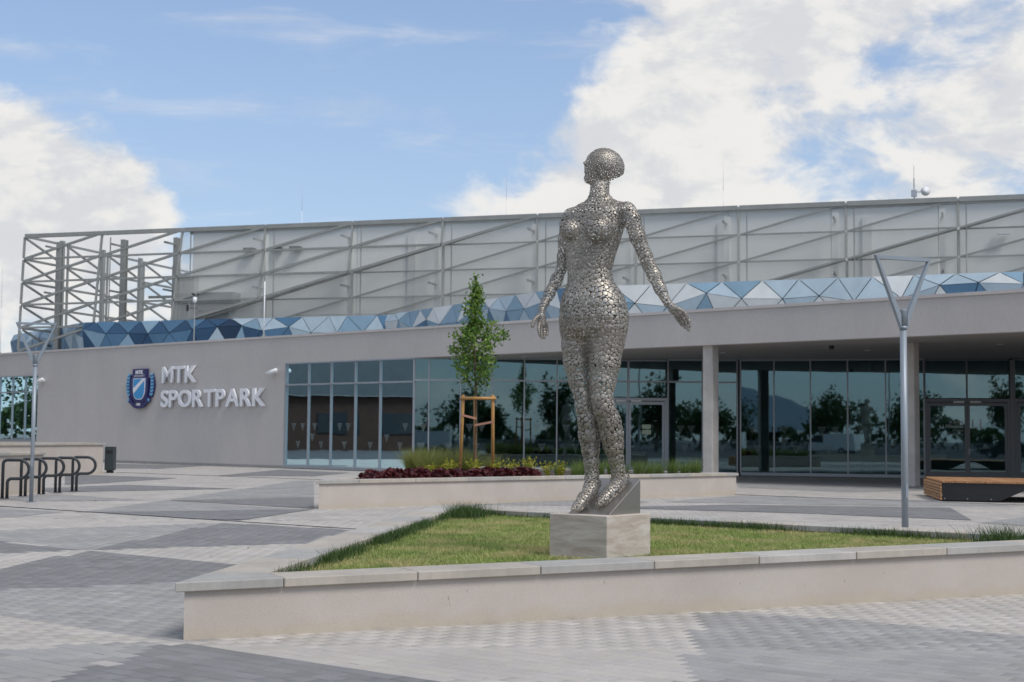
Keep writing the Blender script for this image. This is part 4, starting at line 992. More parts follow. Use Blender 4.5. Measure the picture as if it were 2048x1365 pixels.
PARTS = {
 'torso': torso,
 'breast': lambda p: np.minimum(np.linalg.norm(p-np.array(ST['BREASTL'][:3]), axis=1)-ST['BREASTL'][3], np.linalg.norm(p-np.array(ST['BREASTR'][:3]), axis=1)-ST['BREASTR'][3]),
 'but': lambda p: np.minimum(np.linalg.norm(p-np.array(ST['BUTL'][:3]), axis=1)-ST['BUTL'][3], np.linalg.norm(p-np.array(ST['BUTR'][:3]), axis=1)-ST['BUTR'][3]),
 'legr': lambda p: smin(chain_sdf(p, ST['LEGR'], .03), chain_sdf(p, ST['ANKR']), .03),
 'legl': lambda p: smin(chain_sdf(p, ST['LEGL'], .03), chain_sdf(p, ST['ANKL']), .03),
 'footr': lambda p: chain_sdf(p, ST['FOOTR'], .03), 'footl': lambda p: chain_sdf(p, ST['FOOTL'], .03),
 'armr': lambda p: chain_sdf(p, ST['ARMR'], .03), 'arml': lambda p: chain_sdf(p, ST['ARML'], .03),
 'handr': lambda p: smin(chain_sdf(p, ST['PALMR']), np.minimum.reduce([chain_sdf(p, f, .006) for f in ST['FINR']]), .008),
 'handl': lambda p: smin(chain_sdf(p, ST['PALML']), np.minimum.reduce([chain_sdf(p, f, .006) for f in ST['FINL']]), .008),
 'neck': lambda p: smin(chain_sdf(p, ST['NECK'], .03), np.minimum(chain_sdf(p, ST['TRAPL'], .03), chain_sdf(p, ST['TRAPR'], .03)), .05), 'head': head_sdf}
KEYS = list(PARTS)
def body(p, want=False):
    D = {k: PARTS[k](p) for k in KEYS}
    d = smin(D['torso'], D['breast'], .035); d = smin(d, D['but'], .05); d = smin(d, smin(D['legr'], D['footr'], .03), .06)
    d = np.where(p[:, 2] > 1.55, smin(d, D['legl'], .06), smin(d, smin(D['legl'], D['footl'], .03), .015))
    d = smin(d, smin(D['armr'], D['handr'], .012), .03); d = smin(d, smin(D['arml'], D['handl'], .012), .045)
    d = smin(d, D['neck'], .05); d = smin(d, D['head'], .02)
    if want: return d, np.argmin(np.stack([D[k] for k in KEYS]), 0)
    return d
def grad(fn, p, h=.0015):
    f0 = fn(p); return np.stack([(fn(p+e)-f0)/h for e in np.eye(3)*h], 1)
SEG = []                                                             # segments to seed candidate points around
for k in ('LEGR', 'LEGL', 'FOOTR', 'FOOTL', 'ARMR', 'ARML', 'PALMR', 'PALML', 'NECK', 'JAW', 'ANKR', 'ANKL', 'TRAPL', 'TRAPR'):
    SEG += [(np.array(a), np.array(b), {'PALMR': 3.0, 'PALML': 3.0, 'NECK': 2.5, 'TRAPL': 2.0, 'TRAPR': 2.0}.get(k, 1.0)) for a, b in zip(ST[k][:-1], ST[k][1:])]
for k in ('FINR', 'FINL'):
    for f in ST[k]: SEG += [(np.array(a), np.array(b), 4.5) for a, b in zip(f[:-1], f[1:])]
for a, b in zip(T_[:-1], T_[1:]): SEG.append((np.array([*a[:3], a[3]*.8]), np.array([*b[:3], b[3]*.8]), 1.9 if a[2] > 2.0 else 1.2))
fc = ST['FACE']; SEG.append((np.array([fc[0], fc[1], fc[2]-.1, .1]), np.array([fc[0], fc[1], fc[2]+.1, .1]), 11.0))
for k in ('BREASTL', 'BREASTR', 'BUTL', 'BUTR'): SEG.append((np.array(ST[k]), np.array(ST[k])+np.array([0, 0, .02, 0]), 3.0))
wts = np.array([w_*(np.linalg.norm(b[:3]-a[:3])+.05)*(a[3]+b[3]) for a, b, w_ in SEG]); wts /= wts.sum()
NC = 90000
idx = rng.choice(len(SEG), NC, p=wts); t = rng.random(NC)
Aa = np.array([s[0] for s in SEG])[idx]; Bb = np.array([s[1] for s in SEG])[idx]
cen = Aa+(Bb-Aa)*t[:, None]; pts = cen[:, :3]+unit(rng.normal(size=(NC, 3)))*(cen[:, 3:4]*1.1)
fq = unit(rng.normal(size=(7000, 3))); pts = np.concatenate([pts, np.array(ST['FACE'][:3])+fq*np.array([.13, .12, .17])])
for it in range(4):
    g = grad(body, pts); d = body(pts); pts = pts-(d/np.maximum((g*g).sum(1), .15))[:, None]*g
d, part = body(pts, True); nrm = unit(grad(body, pts)); ok = np.abs(d) < .0025
pts, nrm, part = pts[ok], nrm[ok], part[ok]
# bobbed hair: an open shell, cut off along a slanting edge
ey = np.array(ST['EYES'][0][:3]); kk = ~((np.hypot(pts[:, 0]-ey[0], pts[:, 2]-ey[2]) < .017) & (pts[:, 1] < ey[1]+.06))
pts, nrm, part = pts[kk], nrm[kk], part[kk]
q = unit(rng.normal(size=(9000, 3))); hp = (q*hr)@hax+H_[:3]; hn = unit((q/hr)@hax)
cz = np.interp(hp[:, 0], [ST['CUT'][0][0], ST['CUT'][1][0]], [ST['CUT'][0][2], ST['CUT'][1][2]])+(-.02+.03*np.sin(hp[:, 1]*20))*.3
keep = ~((np.hypot(hp[:, 0]-ey[0], hp[:, 2]-ey[2]) < .017) & (hp[:, 1] < ey[1]+.06)) & (hp[:, 2] > cz) & (np.abs(body(hp)) < .012)
hp, hn = hp[keep], hn[keep]
hair_in = ell(pts, H_[:3], hr, hax)
czp = np.interp(pts[:, 0], [ST['CUT'][0][0], ST['CUT'][1][0]], [ST['CUT'][0][2], ST['CUT'][1][2]])
nk = chain_sdf(pts, ST['NECK'], .03); jw = chain_sdf(pts, ST['JAW'])
keep = ~((part == KEYS.index('head')) & (pts[:, 2] < czp) & (hair_in < .02) & (nk > .012) & (jw > .02))
pts = np.concatenate([pts[keep], hp]); nrm = np.concatenate([nrm[keep], hn]); part = np.concatenate([part[keep], np.full(len(hp), KEYS.index('head'))])
# drop what lies inside plinth or wedge
rel = pts+S0; tt = (rel[:, 0]-fr.x)*pv.x+(rel[:, 1]-fr.y)*pv.y
okz = pts[:, 2] > np.where(tt > 0, np.clip(tt/wl_, 0, 1)*wh_, 0)+.004
pts, nrm, part = pts[okz], nrm[okz], part[okz]
RR = {'torso': (.0122, .0265), 'breast': (.012, .020), 'but': (.0122, .0265), 'legr': (.0118, .0265), 'legl': (.0118, .0265), 'footr': (.0105, .018), 'footl': (.0105, .018),
      'armr': (.0105, .018), 'arml': (.0105, .018), 'handr': (.006, .0095), 'handl': (.006, .0095), 'neck': (.011, .018), 'head': (.009, .0145)}
rlo = np.array([RR[k][0] for k in KEYS])[part]*.92; rhi = np.array([RR[k][1] for k in KEYS])[part]*.88
z = pts[:, 2]; chest = (z > 2.0) & np.isin(part, [KEYS.index('torso')]); rhi = np.where(chest, .029-.010*np.clip((z-2.0)/.5, 0, 1), rhi); rlo = np.where(chest, .012, rlo)
isleg = np.isin(part, [KEYS.index('legr'), KEYS.index('legl')])
lowleg = isleg & (z < 1.25); rhi = np.where(lowleg, .026, rhi)
ank = isleg & (z < .55); rhi = np.where(ank, .018, rhi); rlo = np.where(ank, .011, rlo)
sel_p, sel_n, sel_r = [], [], []; grid = {}; cs = .07
def try_add(p, n, r, ovl):
    k = (int(p[0]//cs), int(p[1]//cs), int(p[2]//cs))
    for i in (-1, 0, 1):
        for j in (-1, 0, 1):
            for l in (-1, 0, 1):
                for (x, y, zz, r2, nx, ny, nz) in grid.get((k[0]+i, k[1]+j, k[2]+l), ()):
                    dx, dy, dz = p[0]-x, p[1]-y, p[2]-zz; s = (r+r2)*ovl
                    if dx*dx+dy*dy+dz*dz < s*s and n[0]*nx+n[1]*ny+n[2]*nz > -.3: return False
    grid.setdefault(k, []).append((p[0], p[1], p[2], r, n[0], n[1], n[2])); sel_p.append(p); sel_n.append(n); sel_r.append(r); return True
order = rng.permutation(len(pts)); Pl = pts.tolist(); Nl = nrm.tolist()
done = np.zeros(len(pts), bool)
for ps, (f0, f1, ovl, frac) in enumerate(((.6, 1.0, .99, .30), (.25, .7, .96, .5), (.05, .3, .95, 1.0), (0, .1, .92, 1.0), (0, .02, .89, 1.0), (0, .02, .86, 1.0))):
    for i in (order if ps else order[:int(len(order)*.12)]):
        if done[i]: continue
        f = f0+(f1-f0)*random.random(); r = float(rlo[i]+(rhi[i]-rlo[i])*f)
        if ps >= 4: r = float(rlo[i]*(.80 if ps == 4 else .58))
        if ps == 5 and random.random() < .62: continue
        if try_add(Pl[i], Nl[i], r, ovl): done[i] = True
sp_, sn_, sr_ = np.array(sel_p), np.array(sel_n), np.array(sel_r)
sn_ = unit(sn_+rng.normal(0, .02, sn_.shape)); sp_ = sp_+sn_*rng.normal(0, .0012, (len(sp_), 1))
def disc_template(n):
    V = []; F = []
    rings = [(.95, -.10), (1.0, -.06), (.98, .0), (.85, .045), (.5, .075)]
    for r, h in rings: V += [(r*math.cos(2*math.pi*k/n), r*math.sin(2*math.pi*k/n), h) for k in range(n)]
    for i in range(len(rings)-1):
        for k in range(n):
            a, b = i*n+k, i*n+(k+1) % n; c_, d_ = b+n, a+n; F += [(a, b, c_), (a, c_, d_)]
    V.append((0, 0, .088)); V.append((0, 0, -.10)); T = len(V)-2; e = (len(rings)-1)*n
    for k in range(n): F += [(e+k, e+(k+1) % n, T), ((k+1) % n, k, T+1)]
    return np.array(V), np.array(F)
stat = empty('steel_disc_statue', tuple(S0), 'tall silver figure of a woman made of steel discs, arms held back, face lifted', 'statue')
view = unit(np.array([0, 0, 1.5])-(sp_+S0)); vis = (sn_*view).sum(1) > .35
rank = np.argsort(-np.where(vis, sr_, 0))[:300]; big = set(rank.tolist())
def basis(n):
    h = np.where(np.abs(n[:, 2:3]) < .9, np.array([[0, 0, 1.]]), np.array([[1., 0, 0]])); a = unit(np.cross(h, n)); return a, np.cross(n, a)
ax_, ay_ = basis(sn_)
DV, DF = disc_template(12); small = np.array([i for i in range(len(sp_)) if i not in big])
th = np.maximum(sr_, .009)[small]                                   # small discs are not thinner than about 2 mm
V = sp_[small][:, None, :]+(DV[None, :, 0:1]*ax_[small][:, None, :]+DV[None, :, 1:2]*ay_[small][:, None, :])*sr_[small][:, None, None]+DV[None, :, 2:3]*sn_[small][:, None, :]*th[:, None, None]
nv = len(DV); F = (DF[None]+(np.arange(len(small))*nv)[:, None, None]).reshape(-1, 3)
rv = np.repeat(rng.random(len(small)), len(DF))
o = fast('disc_skin', V.reshape(-1, 3)+S0, F, 'steel', stat, rv, kind='stuff')
o.data.polygons.foreach_set('use_smooth', np.ones(len(F), bool))
DV2, DF2 = disc_template(20); dms = []
for k in range(6):
    me = bpy.data.meshes.new('disc'); me.from_pydata(DV2.tolist(), [], DF2.tolist()); me.update(); me.materials.append(M['steel'])
    a = me.attributes.new('rnd', 'FLOAT', 'FACE'); a.data.foreach_set('value', np.full(len(DF2), random.random())); me.polygons.foreach_set('use_smooth', np.ones(len(DF2), bool)); dms.append(me)
for i in rank:
    o = bpy.data.objects.new('disc', random.choice(dms)); COL.objects.link(o); o.parent = stat
    R3 = Matrix((ax_[i], ay_[i], sn_[i])).transposed()
    o.matrix_local = Matrix.Translation(sp_[i]) @ R3.to_4x4() @ Matrix.Scale(float(sr_[i]), 4)
print('statue discs', len(sp_))

# ------------------------------------------------------------------ street furniture
def lamp(base, th, lab):
    r = empty('street_lamp', base, lab, 'street lamp', 'triangle lamps on the plaza'); b = Vector(base); d = Vector((math.cos(th), math.sin(th), 0)); n = Vector((-d.y, d.x, 0))
    MB().tube([b, b+UP*2.92], .043, 24).build('pole', 'lamp_grey', r, smooth_=True)
    MB().tube([b+UP*2.91, b+UP*2.95], .052, 24).build('collar', 'lamp_grey', r, smooth_=True)
    MB().tube([b+UP*2.95, b+UP*3.135, b+UP*3.15, b+UP*3.16], [.049, .049, .053, .053], 24).build('head_tube', 'lamp_grey', r, smooth_=True)
    MB().frame(b+UP*.85-n*.04, d*.02, n*.008, UP*.09).build('service_hatch', 'lamp_grey', r)
    MB().tube([b-UP*.01, b+UP*.012], .10, 20).build('base_plate', 'lamp_grey', r)
    def fin(pts, name):
        m = MB(); P = [b+d*x+UP*z for x, z in pts]; k = len(P)
        m.add([p+n*.028 for p in P]+[p-n*.028 for p in P], [tuple(range(k)), tuple(range(2*k-1, k-1, -1))]+[(i, k+i, k+(i+1) % k, (i+1) % k) for i in range(k)])
        o = m.build(name, 'lamp_grey', r); bm = bmesh.new(); bm.from_mesh(o.data); bmesh.ops.recalc_face_normals(bm, faces=bm.faces); bm.to_mesh(o.data); bm.free()
    for s in (-1, 1): fin([(s*.047, 2.93), (s*.43, 3.845), (s*.385, 3.80), (s*.047, 3.10)], 'arm')
    fin([(-.428, 3.847), (.428, 3.847), (.400, 3.802), (-.400, 3.802)], 'light_bar')
lamp((5.02, 18.2, 0), rad(22), 'grey lamp post with triangular head behind the lawn planter at right')
lamp((-10.235, 30.52, 0), rad(8), 'grey lamp post with triangular head beside the bicycle hoops at left')

def hoop():
    pts = [(0, 0, 0), (0, 0, .74)]
    pts += [(.09-.09*math.cos(a), 0, .76+.09*math.sin(a)) for a in np.linspace(.1, math.pi/2, 7)]
    pts += [(.345+.205*math.sin(a), 0, .645+.205*math.cos(a)) for a in np.linspace(0, math.pi, 17)]
    pts += [(.20, 0, .44)]+[(.19-.09*math.sin(a), 0, .35+.09*math.cos(a)) for a in np.linspace(.1, math.pi/2, 6)]+[(.10, 0, 0)]
    r = empty('bicycle_hoop', (0, 0, 0)); MB().tube(pts, .035, 14).build('tube', 'rack', r, smooth_=True)
    for x in (0, .10): MB().box(x-.045, x+.045, -.05, .05, .0, .012).build('base_plate', 'rack', r)
    return r
hp0 = hoop(); HL = ['charcoal P shaped bicycle hoop cut by the left picture edge', 'second bicycle hoop from the left, just left of the lamp post', 'middle one of the five bicycle hoops, right of the lamp post', 'second bicycle hoop from the right', 'rightmost bicycle hoop, farthest from the camera']
for i, p in enumerate(((-11.21, 31.52), (-11.24, 32.79), (-11.19, 33.91), (-11.09, 34.81), (-11.01, 35.88))):
    o = hp0 if i == 0 else copy_tree(hp0)
    o.location = (*p, .024); o.rotation_euler.z = rad(9)+.01*(i % 3); tag(o, HL[i], 'bike rack', 'row of bicycle hoops at left')

bn = empty('litter_bin', (-14.93, 53.2, 0), 'charcoal box litter bin beside the tall pale planter wall', 'bin'); b = Vector(bn.location)
MB().box(b.x-.17, b.x+.17, b.y-.17, b.y+.17, .10, .95).build('body', 'bin', bn, bevel=.012)
MB().box(b.x-.11, b.x+.11, b.y-.11, b.y+.11, .0, .10).build('foot', 'black', bn)
MB().box(b.x-.175, b.x+.175, b.y-.175, b.y+.175, .951, .975).build('lid', 'bin', bn, bevel=.006)
MB().box(b.x-.12, b.x+.12, b.y-.176, b.y-.169, .72, .84).build('opening', 'black', bn)

be = empty('wooden_platform_bench', (10.56, 34.95, 0), 'wide slatted larch platform bench with black cut away side panel', 'bench')
bA = Vector((10.56, 34.95, 0)); bu = Vector((.946, -.324, 0)); bvv = Vector((.18, .984, 0)); bn_ = Vector((-.324, -.946, 0)); LN = 4.4; DP = 3.95
for i in range(64):
    s = .012+i*.0685
    p = bA+bu*s-bn_*.0; poly = [p-bvv*.03, p+bu*.052-bvv*.03, p+bu*.052+bvv*DP, p+bvv*DP]
    MB().prism([(v.x, v.y) for v in poly], .455, .50).build('slat', 'wood', be)
el = Vector((-bvv.y, bvv.x, 0))
for k in range(6):
    z0 = .035+k*.0705; p, q = bA+el*.03, bA+bvv*DP+el*.03
    MB().frame((p+q)/2+UP*(z0+.027), bvv*DP/2, el*.018, UP*.0275).build('slat', 'wood', be)
def side(off, name):
    pts = [(0, .03), (1.32, .03), (2.25, .45), (0, .45)]; P = [bA+bvv*off+bu*s+UP*z_ for s, z_ in pts]; k = 4
    m = MB(); m.add(P+[p+bvv*.03 for p in P], [tuple(range(k)), tuple(range(2*k-1, k-1, -1))]+[(i, k+i, k+(i+1) % k, (i+1) % k) for i in range(k)])
    m.build(name, 'bench_black', be)
    pts = [(4.39, .03), (3.4, .03), (2.6, .45), (4.39, .45)]; P = [bA+bvv*off+bu*s+UP*z_ for s, z_ in pts]
    m = MB(); m.add(P+[p+bvv*.03 for p in P], [tuple(range(k)), tuple(range(2*k-1, k-1, -1))]+[(i, k+i, k+(i+1) % k, (i+1) % k) for i in range(k)])
    m.build(name, 'bench_black', be)
side(.0, 'side_panel'); side(DP-.1, 'side_panel')
MB().prism([(v.x, v.y) for v in (bA+bu*.02+bvv*.1, bA+bu*4.35+bvv*.1, bA+bu*4.35+bvv*(DP-.1), bA+bu*.02+bvv*(DP-.1))], .40, .45).build('frame', 'bench_black', be)
for s in (.02, .55, 1.1): MB().tube([bA+bu*(s+.03)+UP*.07-bvv*.006, bA+bu*(s+.03)+UP*.07], .014, 8).build('bolt', 'alu', be)

# ------------------------------------------------------------------ plants
def leaf_cloud(cen, size, up=.3, n6=False):
    """one folded rhombus per point; returns V, F, rnd"""
    n = len(cen); nn = unit(rng.normal(size=(n, 3))+np.array([0, 0, up])); h = np.array([[.3, .2, 1.]]); a = unit(np.cross(np.broadcast_to(h, nn.shape), nn)); b = np.cross(nn, a)
    th = rng.uniform(0, 6.28, n)[:, None]; a, b = a*np.cos(th)+b*np.sin(th), -a*np.sin(th)+b*np.cos(th)
    s = size*rng.uniform(.6, 1.25, n)[:, None]
    if n6:
        V = np.stack([cen+a*s*.5*math.cos(k*math.pi/3)+b*s*.5*math.sin(k*math.pi/3)+nn*s*(.10 if k % 2 else -.05) for k in range(6)], 1); base = (np.arange(n)*6)[:, None]
        F = np.concatenate([base+np.array(t_) for t_ in ((0, 1, 2), (0, 2, 3), (0, 3, 4), (0, 4, 5))], 0); r = rng.random(n); return V.reshape(-1, 3), F, np.tile(r, 4)
    V = np.stack([cen-a*s*.55, cen+b*s*.34-nn*s*.08-a*s*.05, cen+a*s*.55, cen-b*s*.34-nn*s*.08-a*s*.05], 1); base = (np.arange(n)*4)[:, None]
    F = np.concatenate([base+np.array([0, 1, 2]), base+np.array([0, 2, 3])], 0); r = rng.random(n); return V.reshape(-1, 3), F, np.tile(r, 2)
tr = empty('young_maple', (-.92, 36, .50), 'slender young staked tree with green crown in the flower planter', 'tree'); tb = np.array([-.92, 36, .50])
tp = [tb+np.array([.03*math.sin(z_*1.3), .02*math.sin(z_*2), z_]) for z_ in np.linspace(0, 4.95, 14)]
tk = MB().tube([tuple(p) for p in tp], [.042-.0028*i for i in range(14)], 10)
cens = []
prof = lambda z_: float(np.interp(z_, [2.05, 2.35, 2.6, 3.1, 3.5, 3.75, 3.95, 4.2, 4.5, 4.8, 5.05], [.10, .30, .60, .70, .60, .36, .22, .26, .13, .08, .05]))
for k in range(42):
    z_ = 2.15+2.6*(k/42)**1.05; az = k*2.4+random.uniform(-.4, .4); rl = prof(z_+.25)*random.uniform(.55, 1.2)
    p0 = tb+np.array([.03*math.sin(z_*1.3), 0, z_]); p1 = p0+np.array([math.cos(az)*rl, math.sin(az)*rl, rl*.75+.05]); pm_ = (p0+p1)/2+np.array([0, 0, -.04*rl])
    tk.tube([tuple(p0), tuple(pm_), tuple(p1)], [.011, .008, .004], 5, cap=False)
    nl = int(26+80*rl)
    for q_, rr_ in ((p1, .085), (pm_*.4+p1*.6, .09), (pm_, .08)):
        cens.append(q_+rng.normal(0, 1, (nl//2+2, 3))*np.array([rr_, rr_, rr_*.8]))
for z_ in np.linspace(4.4, 5.05, 9): cens.append(tb+np.array([0, 0, z_])+rng.normal(0, 1, (13, 3))*np.array([.055, .055, .06]))
for z_ in (2.0, 2.15): cens.append(tb+np.array([0.02, -.05, z_])+rng.normal(0, .07, (7, 3)))
tk.build('trunk', 'bark', tr, smooth_=True)
V, F, r_ = leaf_cloud(np.concatenate(cens), .088, .5); fast('crown', V, F, 'leaf', tr, r_)
stk = []
for i, (x, y, lab) in enumerate(((-1.22, 35.95, 'left one of the three peeled timber tree stakes'), (-.47, 35.85, 'right one of the three peeled timber tree stakes'), (-.93, 36.45, 'rear tree stake partly hidden behind the trunk'))):
    s_ = MB().tube([(x-(.06 if i == 0 else -.02), y, .48), (x, y, 2.50), (x, y, 2.53)], [.044, .042, .034], 12).build('tree_stake', 'stake', None, smooth_=True, label=lab, cat='stake', group='stakes around the young tree')
MB().tube([(-1.29, 35.90, 2.44), (-.39, 35.80, 2.44)], .04, 12).build('stake_crossbar', 'stake', None, smooth_=True, label='horizontal timber rail joining the tops of the tree stakes', cat='rail')
for p, q, lab in (((-1.25, 35.90, 2.02), (-.88, 35.95, 1.93), 'brown strap from the left stake to the trunk'), ((-.43, 35.80, 1.86), (-.93, 35.93, 1.76), 'brown strap from the right stake to the trunk')):
    MB().bar(p, q, .012, .055).build('tree_strap', 'strap', None, label=lab, cat='strap', group='straps holding the tree')

AB = np.array([B_[0]-A_[0], B_[1]-A_[1]]); LAB = np.linalg.norm(AB); ab = AB/LAB; ai_ = np.array([-ab[1], ab[0]])
def bedp(t, o): return np.array(A_)+ab*t*LAB+ai_*o
def clump(n, h, spread, wd, lean):
    a = rng.uniform(0, 6.28, n); rr = spread*np.sqrt(rng.random(n)); p = np.column_stack([np.cos(a)*rr, np.sin(a)*rr])
    aa = rng.uniform(0, 6.28, n); hh = h*rng.uniform(.6, 1.2, n); out = lean*h*(rr/spread)*rng.uniform(.3, 1.4, n)
    dx, dy = np.cos(a+rng.normal(0, .4, n))*out, np.sin(a+rng.normal(0, .4, n))*out; sx, sy = np.cos(aa)*wd/2, np.sin(aa)*wd/2; Z = np.zeros(n)
    V = np.stack([np.column_stack([p[:, 0]-sx, p[:, 1]-sy, Z]), np.column_stack([p[:, 0]+sx, p[:, 1]+sy, Z]), np.column_stack([p[:, 0]+dx*.35+sx*.7, p[:, 1]+dy*.35+sy*.7, hh*.6]), np.column_stack([p[:, 0]+dx*.35-sx*.7, p[:, 1]+dy*.35-sy*.7, hh*.6]), np.column_stack([p[:, 0]+dx, p[:, 1]+dy, hh])], 1)
    base = (np.arange(n)*5)[:, None]; F = np.concatenate([base+np.array([0, 1, 2]), base+np.array([0, 2, 3]), base+np.array([3, 2, 4])], 0); r = rng.random(n)
    return V.reshape(-1, 3), F, np.tile(r, 3)
def plant_kind(name, makers, matn, places, label, cat, group):
    protos = []
    for i, (x, y) in enumerate(places):
        if i < len(makers):
            V, F, r = makers[i]; o = fast(name, V, F, matn, None, r); protos.append(o)
        else:
            s = protos[i % len(protos)]; o = s.copy(); COL.objects.link(o)
        k = random.uniform(.85, 1.15); o.location = (x, y, .495); o.rotation_euler.z = random.uniform(0, 6.28); o.scale = (k, k, k*random.uniform(.9, 1.1))
        tag(o, label, cat, group)
def heuch():
    n = 95; a = rng.uniform(0, 6.28, n); e = rng.uniform(.05, 1.45, n); R_ = rng.uniform(.75, 1.05, n)
    cen = np.column_stack([np.cos(a)*np.cos(e)*R_*.24, np.sin(a)*np.cos(e)*R_*.24, .04+np.sin(e)*R_*.17]); return leaf_cloud(cen, .10, .8, True)
pl_ = []
for r in range(4):
    for k in range(13):
        t_ = .135+k*.0295+random.uniform(-.012, .012)+r*.018; pl_.append(tuple(bedp(t_, .62+r*.36+random.uniform(-.08, .08))))
pl_ = [p for p in pl_ if in_poly(p[0], p[1], inset(BED, .55))]
plant_kind('red_coral_bells', [heuch() for _ in range(4)], 'heuchera', pl_, 'dark red leaved low plant in the bed along the flower planter front', 'plant', 'red leaved plants in the flower planter')
def spir():
    n = 330; st = rng.integers(0, 22, n); az = st*2.4; rr = .05+.20*((st*7) % 22)/22; t_ = rng.uniform(.15, 1, n); hh = .30+.16*((st*5) % 9)/9
    cen = np.column_stack([np.cos(az)*rr*t_, np.sin(az)*rr*t_, hh*t_])+rng.normal(0, .014, (n, 3)); return leaf_cloud(cen, .05, .3)
sp2 = [tuple(bedp(t_, o_)) for t_, o_ in ((.40, 2.3), (.44, 2.0), (.47, 2.4), (.50, 2.1), (.53, 2.0), (.43, 2.7), (.36, 2.3), (.555, 1.75), (.575, 1.35), (.59, 1.1))]
plant_kind('golden_shrub', [spir() for _ in range(4)], 'spirea', sp2, 'yellow green small leaved shrub in the middle of the flower planter', 'shrub', 'golden shrubs in the flower planter')
fg = [tuple(bedp(random.uniform(.34, .62), random.uniform(3.3, 6.2))) for _ in range(24)]
fg = [p for p in fg if in_poly(p[0], p[1], inset(BED, .6))]
plant_kind('feather_grass', [clump(420, .62, .16, .007, .75) for _ in range(3)], 'feather', fg, 'soft yellow green feather grass at the back of the flower planter', 'grass', 'feather grass in the flower planter')
tf = [tuple(bedp(.60+k*.033, .72+random.uniform(-.08, .12))) for k in range(11)]+[tuple(bedp(.62+k*.05, 1.5+random.uniform(-.15, .15))) for k in range(4)]
tf = [p for p in tf if in_poly(p[0], p[1], inset(BED, .5))]
plant_kind('grass_tuft', [clump(260, .40, .10, .007, .55) for _ in range(3)], 'tuft', tf, 'upright green grass tuft at the right half of the flower planter', 'grass', 'green grass tufts in the flower planter')
# litter: a few dry leaves and petals on the paving
for x, y, s, c_ in ((-4.0, 11.6, .03, 'strap'), (-3.6, 17.3, .05, 'bark'), (-3.4, 18.6, .04, 'bark'), (-2.7, 21.2, .04, 'bark'), (-9.0, 31.0, .07, 'tuft'), (-10.6, 32.3, .06, 'stake'), (-3.1, 19.6, .035, 'strap'), (-4.6, 17.6, .03, 'strap'), (-2.2, 24.2, .05, 'strap')):
    V, F, r_ = leaf_cloud(np.array([[0, 0, 0.]]), s, 6); o = fast('fallen_leaf', V+np.array([x, y, .028]), F, c_, None, r_, label='small dry leaf lying on the paving', cat='leaf', group='fallen leaves on the plaza')

# ------------------------------------------------------------------ across the road: what the glass mirrors
def far_tree(x, y, h, w_, tall, lab):
    r = empty('street_tree', (x, y, 0), lab, 'tree', 'trees mirrored in the glass'); m = MB().tube([(x, y, 0), (x+.1, y, h*.35), (x, y+.1, h*.8)], [.22, .17, .05], 8); 
    for k in range(7): a = k*2.4; m.tube([(x, y, h*(.25+.06*k)), (x+math.cos(a)*w_*.6, y+math.sin(a)*w_*.6, h*(.45+.06*k))], [.08, .03], 5)
    m.build('trunk', 'bark', r)
    q = unit(rng.normal(size=(26, 3)))*rng.uniform(.35, 1, (26, 1)); cl = np.column_stack([q[:, 0]*w_, q[:, 1]*w_, h*.6+q[:, 2]*h*.38])+np.array([x, y, 0])
    V, F, rr = leaf_cloud(np.repeat(cl, 60, 0)+rng.normal(0, 1, (1560, 3))*np.array([w_*.22, w_*.22, h*.08]), .42, .3); fast('crown', V, F, 'leaf_far', r, rr)
for x, y, h, w_, lab in ((-2, -42, 9, 2.0, 'slim dark tree mirrored in the glass left of the entrance door'), (9, -40, 8.5, 2.1, 'dark upright tree mirrored in the glass right of the column'), (3, -48, 7, 3.2, 'broad tree mirrored low in the entrance glass'), (-12, -45, 7.5, 3.4, 'round tree mirrored beside the lamp post'),
                         (-22, -46, 8.5, 3.0, 'leafy tree mirrored near the bench'), (-33, -44, 7, 3.5, 'bushy tree mirrored in the right hand doors'), (15, -50, 6.5, 3.2, 'low tree mirrored at the dark corner pane'), (-8, -30, 5.5, 1.5, 'small tree mirrored behind the right door'), (-42, -50, 8, 3.4, 'tree mirrored at the far right pane'), (22, -46, 7, 3, 'tree mirrored near the first glass corner'), (-68, 92, 8, 3.5, 'green tree mirrored in the curtained window'), (-74, 99, 8.5, 3.6, 'second green tree mirrored in the curtained window'), (-66, 84, 7.5, 3.3, 'green tree mirrored near the edge of the curtained window'), (-80, 106, 9, 4, 'far green tree mirrored in the curtained window')):
    far_tree(x, y, h*.88, w_*.9, 0, lab)
nb = 9000; bx_ = rng.uniform(-130, 90, nb); hb_ = 3.6+1.6*np.sin(bx_*.17)+1.1*np.sin(bx_*.41+1)+.7*np.sin(bx_*1.1)
V, F, r_ = leaf_cloud(np.column_stack([bx_, -72+rng.normal(0, 1.6, nb), hb_*np.sqrt(rng.random(nb))]), .95, .3)
by_ = rng.uniform(10, 170, nb); hc_ = 3.2+1.3*np.sin(by_*.2)+.9*np.sin(by_*.53)
V2, F2, r2 = leaf_cloud(np.column_stack([-128+rng.normal(0, 1.6, nb), by_, hc_*np.sqrt(rng.random(nb))]), .95, .3)
fast('far_woodland', np.concatenate([V, V2]), np.concatenate([F, F2+len(V)]), 'leaf_far', None, np.concatenate([r_, r2]), label='dark belt of bushes mirrored low in the glass', cat='woodland', kind='stuff')
